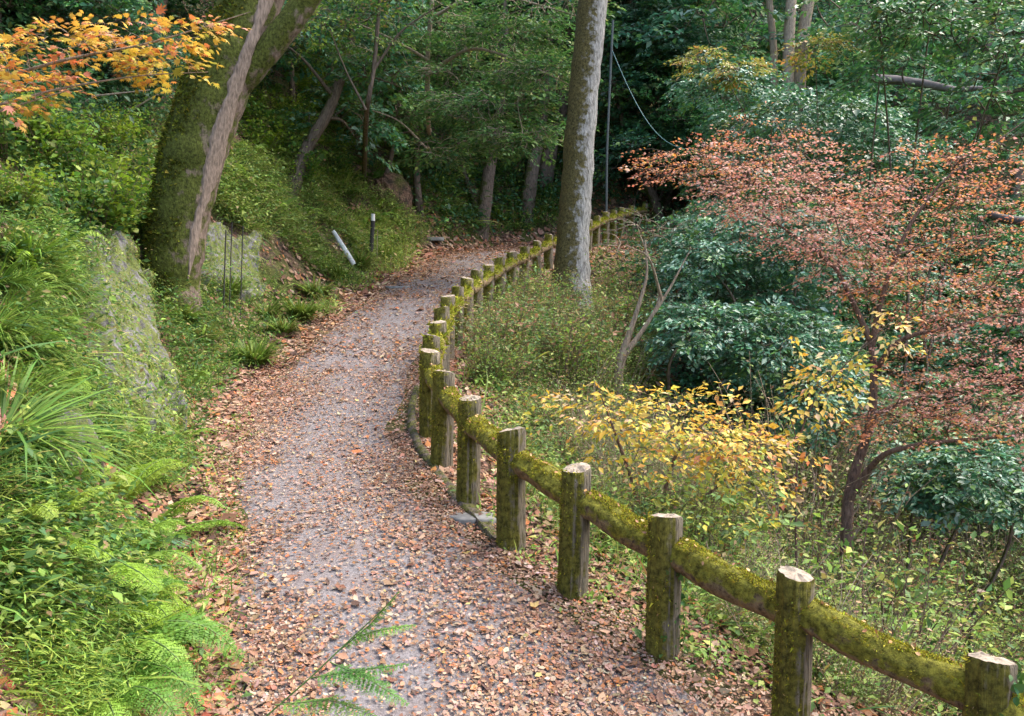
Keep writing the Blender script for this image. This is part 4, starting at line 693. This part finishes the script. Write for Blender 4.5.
for px, d, r, w_, lb in [(775, 27, .11, -6, 'slim pale trunk high at top right, leftmost of the three'), (788, 26.5, .17, 3, 'thick pale trunk high at top right, middle of the three'), (799, 27, .19, 10, 'thick pale trunk high at top right, rightmost of the three')]:
    b0 = gb(px, 150, d); plant('pale_tree', b0, [np.array([np.r_[b0-[0, 0, .3], r*1.2], np.r_[W(px, 60, d), r], np.r_[W(px+w_, 0, d), r*.9], np.r_[W(px+w_*3, -120, d), r*.5]])], [B(px+w_*3, -130, d, 70, 30, 1.5, 60, .8, 20, P_EVERG)], dict(size=.14, t=LEAF), lb, 'tree', tmat=M_PTWIG, twr=.015)
# glossy boughs at upper right and shrubs given their own shape
def evs(px, py, d, blobs, label, pal=P_EVER, size=.075, base=None, lm=M_GLOSS, stems=3, tm=None, th=1.):
    b0 = gb(px, py, d); lim = []
    for k in range(stems):
        bx = blobs[k % len(blobs)][0]; lim.append(np.array([np.r_[b0+[rng.normal()*.1, rng.normal()*.1, -.15], .045*th], np.r_[b0*.7+bx*.3+rng.normal(size=3)*.35, .034*th], np.r_[b0*.35+bx*.65+rng.normal(size=3)*.45, .022*th], np.r_[bx, .012*th]]))
    isT = ' tree ' in label and 'bush' not in label; isY = 'yellow' in label.split('bush')[0] and 'evergreen' not in label or 'golden' in label
    return plant('evergreen_tree' if isT else ('yellow_bush' if isY else 'evergreen_bush'), b0, lim, blobs, dict(size=size, t=LEAF, flat=.8, droop=.2, shell=.25, low=-.8), label, 'tree' if isT else 'shrub', tmat=tm or M_BARK, lmat=lm, twr=.005 if tm is None else .012)
evs(750, 300, 15, [B(750, 235, 15, 70, 30, 1.2, 240, .4, 26, P_EVER), B(705, 262, 14.5, 34, 26, 1, 110, .35, 26, P_EVER), B(800, 260, 15, 50, 28, 1, 120, .4, 26, P_EVER)], 'blue green evergreen bush under the pink end of the red maple')
evs(720, 380, 13, [B(705, 330, 13, 50, 30, 1, 170, .35, 26, P_EVER), B(770, 345, 13, 60, 40, 1, 240, .35, 26, P_EVER), B(820, 400, 12.5, 50, 40, 1, 150, .35, 26, P_EVER)], 'dark evergreen bush in the hollow above the yellow shrub')
evs(980, 520, 10.5, [B(985, 480, 10.5, 60, 34, .8, 200, .3, 26, P_EVER), B(915, 480, 11, 40, 26, .7, 110, .3, 26, P_EVER)], 'dark evergreen bush below the lowest red maple boughs')
evs(700, 280, 19, [B(695, 240, 19, 30, 16, 1, 80, .4, 26, P_EVER), B(715, 218, 20, 35, 14, 1, 60, .4, 24, P_EVERG)], 'evergreen bush hiding the far end of the fence')
evs(820, 200, 19, [B(800, 120, 19, 90, 26, 1.5, 260, .5, 24, P_EVER), B(860, 150, 18, 60, 20, 1.3, 140, .5, 24, P_EVER), B(730, 85, 20, 50, 20, 1.3, 110, .5, 24, P_EVER)], 'evergreen tree with blue green boughs above the pink maple leaves', size=.1)
evs(900, 230, 16, [B(880, 30, 16, 36, 24, 1.5, 67, .45, 22, P_EVERG), B(880, 75, 16, 30, 14, 1.2, 25, .45, 20, P_EVERG), B(930, 25, 15.5, 60, 22, 1.5, 75, .45, 22, P_EVERG), B(1005, 50, 15, 36, 45, 1.5, 75, .45, 22, P_EVERG), B(985, 110, 15, 50, 22, 1.2, 45, .4, 20, P_EVERG), B(900, 5, 15.5, 90, 20, 1.5, 67, .45, 22, P_EVERG), B(1010, 150, 14.5, 26, 14, 1, 25, .4, 20, P_EVERG)], 'glossy green tree filling the upper right corner', pal=P_EVERG, size=.1, tm=M_BARK, stems=5)
evs(650, 200, 30, [B(655, 40, 29, 45, 40, 1.5, 200, .6, 24, P_EVER), B(690, 70, 29, 45, 40, 1.5, 200, .6, 24, P_EVER), B(655, 150, 29, 50, 30, 1.5, 200, .6, 24, P_DARK)], 'dark blue green tree right of the tall pale trunk', size=.13)
for px, py, d, lb in [(705, 60, 19, 'small yellow leaved bush at top right of the tall trunk'), (738, 72, 18.5, 'small golden bush beside pale trunks'), (815, 50, 16, 'small yellowish bush right of the pale trunks at top')]:
    evs(px, py+60, d, [B(px, py, d, 26, 9, .9, 40, .3, 18, [(.34, .30, .05, 2), (.2, .26, .05, 2), (.4, .24, .06, 1)])], lb, lm=M_LEAF, size=.08, th=.3, stems=2)
# bracken fronds standing in the foreground
def bracken(name, base, stem, fronds, pal, label, pl=.13, npair=20):
    root = empty(name, base, label, 'fern'); bs = Batch(); bl = Batch(); bs.tube(stem, np.linspace(.005, .002, len(stem)), 6)
    for p, l in fronds:
        p = np.asarray(p); t = np.linspace(0, len(p)-1, 14); q = np.stack([np.interp(t, np.arange(len(p)), p[:, c]) for c in range(3)], 1); bs.tube(q, np.linspace(.003, .001, len(q)), 4, cap=False); frond(bl, q, l, npair, pal, True)
    bs.build('stem', M_STEM, root, base, smooth=True); bl.build('fronds', M_LEAF, root, base)
b0 = gb(245, 860, 3.9); s = np.array([b0, W(262, 720, 3.85), W(310, 678, 3.85), W(355, 635, 3.85), W(395, 598, 3.85)])
bracken('bracken', b0, s, [([W(310, 678, 3.85), W(350, 672, 3.8), W(408, 664, 3.75)], .09), ([W(330, 662, 3.85), W(370, 680, 3.8), W(408, 704, 3.75)], .08), ([W(275, 705, 3.85), W(330, 700, 3.8), (W(375, 716, 3.7))], .09), ([W(352, 638, 3.85), W(380, 630, 3.82), W(415, 625, 3.8)], .06), ([W(340, 650, 3.85), W(370, 625, 3.85), W(398, 592, 3.85)], .07)], [(.12, .28, .05, 2), (.18, .33, .06, 1)], 'lone green bracken frond rising at the bottom centre of the path', npair=16)
b0 = gb(115, 760, 4.3); s = np.array([b0, W(116, 690, 4.3), W(119, 620, 4.25), W(117, 558, 4.2)])
bracken('bracken', b0, s, [([W(117, 560, 4.2), W(140, 572, 4.1), W(160, 590, 4.05)], .10), ([W(117, 560, 4.2), W(95, 545, 4.2), W(70, 538, 4.25)], .10), ([W(118, 640, 4.25), W(180, 610, 4.1), W(248, 574, 4.0)], .05), ([W(118, 600, 4.2), W(80, 590, 4.2), W(40, 600, 4.2)], .09)], P_FERNL, 'tall bracken with spreading yellow green fronds at lower left', npair=18)
# blue-green strap-leaved plant by the verge
b0 = hit([128], [556])[0]; g = Batch()
for k in range(14):
    a = rng.uniform(-.9, 1.9); g.inst(BL[1], b0[None], np.array([[math.cos(a), -math.sin(a)*.5, .8]]), np.array([[-.3, .2, 1]]), np.array([[.3, .42, .42]]), np.array([[.10, .2, .12]])*rng.uniform(.8, 1.4))
tag(g.build('strap_leaf_plant', M_GLOSS, None, b0), 'blue green plant with strap shaped leaves among the ferns by the verge', 'plant')
# ------------------------------------------------------------------ rocks
def rock(name, c, r, label, mtr, rot=(0, 0, 0), n=80, amp=.35, ridge=0):
    th = np.linspace(0, math.pi, n//2); ph = np.linspace(0, 2*math.pi, n, endpoint=False); T, Pp = np.meshgrid(th, ph, indexing='ij'); v = np.stack([np.sin(T)*np.cos(Pp), np.sin(T)*np.sin(Pp), np.cos(T)], -1)
    q = np.sign(v)*np.abs(v)**.75; k = 1+amp*fbm(v[..., 0]*2+c[0]*3+v[..., 2], v[..., 1]*2+v[..., 2]*1.5+c[1], 5)+ridge*np.abs(fbm(v[..., 0]*6+3, v[..., 1]*6+v[..., 2]*2, 4)); q = q*k[..., None]*np.asarray(r)
    from mathutils import Euler
    M = np.array(Euler(rot).to_matrix()); q = q@M.T+c; b = Batch(); m_ = n; i, j = np.meshgrid(np.arange(n//2-1), np.arange(m_), indexing='ij'); k2 = i*m_+j; k3 = i*m_+(j+1) % m_
    b.raw(q.reshape(-1, 3), np.stack([k2, k2+m_, k3+m_, k3], -1).reshape(-1, 4)); return tag(b.build(name, mtr, None, tuple(c), smooth=True), label, 'rock')
ROCKS = []
def face(name, quad, label, thick, nu=110, nv=150, sd_=0):
    """rock face bedded in the bank: a broken, ridged slab that follows the slope"""
    C = [hit([a], [b_])[0] for a, b_ in quad]; u, v = np.meshgrid(np.linspace(0, 1, nu), np.linspace(0, 1, nv), indexing='ij')
    P = (C[0][None, None]*((1-u)*(1-v))[..., None]+C[1][None, None]*(u*(1-v))[..., None]+C[2][None, None]*(u*v)[..., None]+C[3][None, None]*((1-u)*v)[..., None])
    P[..., 2] = ZG(P[..., 0], P[..., 1]); N = norm(NG(P[..., 0], P[..., 1])); wob = .12*fbm(v*4+sd_, u*0+sd_, 3)
    e = np.minimum.reduce([u+wob, 1-u+wob, v+.12*fbm(u*4, v*0+sd_, 3), 1-v+.12*fbm(u*4+5, v*0, 3)]); win = np.clip(e/.1, -.6, 1)
    q = P[..., 0]*1.0+P[..., 1]*.9; st = np.floor(q*3.1+fbm(P[..., 2]*1.2, q*.7, 3)*1.5+9)
    h = thick*(.45+.55*TAB[(st.astype(int)*7) & 255, (np.floor(P[..., 2]*1.7+st*.37)).astype(int) & 255])+.09*fbm(q*5, P[..., 2]*2.2, 5)+.03*fbm(q*19, P[..., 2]*9, 4)
    Q = P+N*(h*win-.12*(1-win.clip(0, 1)))[..., None]; K = P-N*.35; n_, m_ = nu, nv; b = Batch(); i, j = np.meshgrid(np.arange(n_-1), np.arange(m_-1), indexing='ij'); k = i*m_+j
    F = np.stack([k, k+1, k+m_+1, k+m_], -1).reshape(-1, 4); b.raw(Q.reshape(-1, 3), F); b.raw(K.reshape(-1, 3), F[:, ::-1]); ROCKS.append((Q[win > .3], N[win > .3])); return tag(b.build(name, M_ROCK, None, tuple(C[0]), smooth=True), label, 'rock')
face('rock_outcrop', [(70, 208), (134, 222), (192, 442), (82, 462)], 'large mossy grey rock face on the left bank beside the ferns', .22)
face('rock_outcrop', [(196, 240), (262, 235), (268, 312), (188, 300)], 'low grey rock face behind the thin stakes, under the leaning tree', .2, 80, 80, 3)
for (Qr, Nr), nb, lab in zip(ROCKS, (1500, 420), ('moss streaks and small ferny plants hanging from the large rock face', 'moss and small plants hanging from the low rock face')):
    k = rng.integers(0, len(Qr), nb*3); p = Qr[k]; nn = Nr[k]; g = fbm(p[:, 0]*2.2+p[:, 1]*2.2, p[:, 2]*.9, 4)+.25*fbm(p[:, 0]*9, p[:, 2]*7, 2); s_ = g > .02; p = p[s_]; nn = nn[s_]; n = len(p); rb = Batch()
    dn_ = norm(nn*.5+rng.normal(size=(n, 3))*.35-np.array([0, 0, 1.0])); L = .11*np.exp(rng.normal(size=n)*.45); rb.inst(BL[1], p, dn_, nn+rng.normal(size=(n, 3))*.3, np.stack([L*.9, L, L], 1), pick([(.22, .28, .05, 3), (.3, .34, .07, 2), (.12, .19, .04, 2), (.3, .22, .09, .7)], n, .2))
    k = rng.random(n) < .6; rb.inst(LEAF, p[k]+nn[k]*.03, rng.normal(size=(k.sum(), 3))-np.array([0, 0, .6]), nn[k]+rng.normal(size=(k.sum(), 3))*.5, .035*np.exp(rng.normal(size=k.sum())*.3), pick(P_HERB, k.sum(), .2))
    tag(rb.build('rock_plants', M_LEAF), lab, 'plants', kind='stuff')
c = hit([40], [455])[0]; rock('rock', c, (.25, .4, .22), 'small pale mossy rock at the left edge under the sedge', M_ROCK, (0, -.3, 0), 60)
c = hit([392], [205])[0]; rock('rock_outcrop', c-NG(c[0], c[1])*.15, (.4, .7, .8), 'dark earthy rock at the foot of bank behind the white-topped stake', M_GROUND, (0, -.2, -.6), 80, .4, .2)
def slab(px, py, sx, sy, label, rz=.2):
    c = hit([px], [py])[0]; b = Batch(); n = 18; a = np.linspace(0, 2*math.pi, n, endpoint=False); rr = .85+.3*rng.random(n); sq = 1/np.maximum(abs(np.cos(a)), abs(np.sin(a)))**.7
    ring = np.stack([np.cos(a+rz)*sx*rr*sq, np.sin(a+rz)*sy*rr*sq], 1); zt = .045; V = [np.c_[ring, np.full(n, -.05)], np.c_[ring, np.full(n, zt-.01)], np.c_[ring*.9, np.full(n, zt)], np.array([[0, 0, zt]])]; V = np.vstack(V)
    F = [(k+l*n, (k+1) % n+l*n, (k+1) % n+(l+1)*n, k+(l+1)*n) for l in range(2) for k in range(n)]; b.raw(V+c, F); b2 = [(2*n+k, 2*n+(k+1) % n, 3*n) for k in range(n)]; b.F.append(np.array(b2)); return tag(b.build('stone_slab', M_STONE, None, tuple(c)), label, 'stone')
slab(397, 289, .24, .16, 'flat grey stone slab at the left edge of the path bend'); slab(432, 246, .3, .2, 'pale flat stone on the far verge beyond the bend'); slab(472, 523, .16, .12, 'flat stone between the kerb and fence posts near the fifth post')
# ------------------------------------------------------------------ stakes, pole, cable, logs
def stick(name, P, r, m, label, cat, sides=8, parent=None, origin=None):
    b = Batch(); b.tube(P, r, sides, bump=.06); o = b.build(name, m, parent, origin if origin is not None else P[0], smooth=True)
    return tag(o, label, cat) if parent is None else o
for k, (px, pb, pt, r, lb) in enumerate([(223, 321, 230, .010, 'thin dark stake before the low rock face, leftmost of the three'), (229, 322, 222, .008, 'thin dark stake before the low rock face, middle of the three'), (238+2, 325, 226, .008, 'thin dark stake before the low rock face, rightmost of the three'), (89, 540, 440, .012, 'thin dark stake among the ferns at lower left, left of the pair'), (102, 545, 448, .013, 'brown wooden stake among the ferns at lower left, right of the pair'), (75, 540, 475, .012, 'short dark stake in front of the bright ferns at lower left')]):
    h = hit([px], [pb])[0]; d = proj(h)[2]; t = W(px+(3 if k < 3 else 0), pt, d); stick('stake', np.array([h-[0, 0, .1], (h+t)/2, t]), r, M_DARKM if k != 4 else M_BARK, lb, 'stake')
h = hit([370], [262])[0]; d = proj(h)[2]; t = W(373, 214, d); root = empty('marker_post', h, 'dark marker post with a white top at the foot of the bank', 'marker post'); t2 = W(373, 221, d)
stick('post', np.array([h-[0, 0, .1], t2]), .05, M_DARKM, None, None, 10, root, h); stick('white_cap', np.array([t2, t]), .045, M_WHITE, None, None, 10, root, h); wp = W(378, 230, d); stick('wire', np.array([W(377, 262, d-.08), wp-[0, .08, 0]]), .008, M_PTWIG, None, None, 5, root, h)
h = hit([350], [274])[0]; d = proj(h)[2]; t = W(327, 243, d-.1); q = h+NG(h[0], h[1])*.2; t = t+NG(h[0], h[1])*.3; stick('white_log', np.array([q, q*.6+t*.4, q*.3+t*.7, t]), [.05, .055, .05, .04], M_WHITE, 'short white log lying on the grassy bank left of the path', 'log', 14)
p0 = gb(606, 250, 25.5); stick('utility_pole', np.array([p0-[0, 0, .2], W(607, 150, 25.5), W(611, 60, 25.5), W(613, 20, 25.5)]), .035, M_POLE, 'slender grey pole standing behind the fence right of the tall trunk', 'pole')
a = W(612, 50, 25.5); e = W(705, 150, 22); t = np.linspace(0, 1, 20)[:, None]; P = a+(e-a)*t; P[:, 2] -= (np.sin(t*math.pi)*.9)[:, 0]; stick('cable', P, .012, M_CABLE, 'pale teal cable sagging from the grey pole into the trees', 'cable', 6)
P = np.array([W(868, 78, 22), W(895, 80, 22), W(925, 84, 21.8), W(955, 90, 21.6), W(982, 88, 21.5)]); stick('fallen_log', P, [.1, .11, .1, .08, .05], M_LOG, 'long weathered fallen log across the slope at upper right', 'log', 12)
P = np.array([W(988, 214, 12), W(1005, 219, 12), W(1032, 222, 12)]); stick('dead_branch', P, [.05, .06, .05], M_DARKM, 'dark dead branch among the red leaves at the right edge', 'branch', 10)
for px, py, pts, lb in [(60, 100, [(60, 118), (95, 96), (150, 90)], 'bare grey stick lying on the bank under the orange leaves'), (120, 128, [(118, 118), (140, 105), (158, 94)], 'short bare stick beside the leaning tree')]:
    h = hit([px], [py])[0]; d = proj(h)[2]; stick('bare_stick', np.array([W(a_, b_, d-.25) for a_, b_ in pts]), [.02, .016, .008], M_PTWIG, lb, 'stick', 7)
# ivy on two near posts
for i, n in ((1, 170), (3, 90)):
    T = tops[i]; gz = float(ZG(T[0], T[1])); H = T[2]-gz; a = rng.normal(size=n)*.5+(-.6 if i == 1 else -.5); z = rng.random(n)*(.75*H if i == 3 else .98*H)
    dv = np.stack([np.cos(a), np.sin(a), 0*a], 1); P = np.stack([T[0]+0*a, T[1]+0*a, gz+z], 1)+dv*.115; b = Batch(); b.inst(WIDE, P, rng.normal(size=P.shape)*.5-np.array([0, 0, .8]), dv+rng.normal(size=P.shape)*.3, .03*np.exp(rng.normal(size=n)*.3), pick([(.04, .12, .02, 2), (.09, .18, .03, 1)], n))
    tag(b.build('ivy', M_GLOSS, None, (T[0], T[1], gz)), 'ivy climbing the %s' % ('fence post in the bottom right corner' if i == 1 else 'right side of the third fence post from the camera'), 'ivy', kind='stuff')

# leaves that came to rest on the near rails
b = Batch()
for i in range(1, 8):
    A = tops[i]-np.array([0, 0, .2]); B2 = tops[i+1]-np.array([0, 0, .2]); n = 16; t = rng.uniform(.1, .9, n)[:, None]; a = rng.normal(size=n)*.4; dv = norm(B2-A); X1 = norm(np.cross(dv, [0, 0, 1])); U = np.cross(X1, dv)
    nn = np.sin(a)[:, None]*X1+np.cos(a)[:, None]*U; P = A+(B2-A)*t+nn*.108; b.inst(CURL, P, rdir(n)-0*nn, nn+rng.normal(size=(n, 3))*.2, .026, pick([(.45, .22, .09, 2), (.5, .33, .15, 2), (.3, .15, .08, 1)], n))
tag(b.build('fallen_leaves', M_LITTER), 'a few dry brown leaves resting on the mossy near rails', 'fallen leaves', kind='stuff')
# ------------------------------------------------------------------ light, sky, camera
w = bpy.data.worlds.new("World"); sc.world = w; w.use_nodes = True; nt = w.node_tree; bg = nt.nodes['Background']
sky = nt.nodes.new('ShaderNodeTexSky'); sky.sky_type = 'NISHITA'; sky.sun_disc = False; sky.sun_elevation = R(58); sky.sun_rotation = R(70); sky.air_density = 1; sky.dust_density = 3.5; sky.ozone_density = 1
nt.links.new(sky.outputs[0], bg.inputs[0]); bg.inputs[1].default_value = .15
su = bpy.data.lights.new('sun', 'SUN'); su.energy = .8; su.angle = R(45); su.color = (1, .96, .9); so = bpy.data.objects.new('sun', su); COL.objects.link(so)
el, az = R(58), R(70); dirv = Vector((math.sin(az)*math.cos(el), math.cos(az)*math.cos(el), math.sin(el))); so.rotation_euler = dirv.to_track_quat('Z', 'Y').to_euler()
cam = bpy.data.cameras.new('camera'); cam.sensor_width = 36; cam.lens = 36*FPX/1024; cam.clip_end = 500; cam.clip_start = .05
co = bpy.data.objects.new('camera', cam); COL.objects.link(co); co.location = CAM; co.rotation_euler = (R(90)-PITCH, 0, 0); sc.camera = co
vs = sc.view_settings; sc.display_settings.display_device = 'sRGB'; vs.view_transform = 'Standard'; vs.look = 'None'; vs.gamma = 1; vs.use_curve_mapping = False; vs.exposure = 2.15
sc.render.engine = 'CYCLES'; sc.cycles.max_bounces = 5; sc.cycles.diffuse_bounces = 3; sc.cycles.glossy_bounces = 2; sc.cycles.transmission_bounces = 3
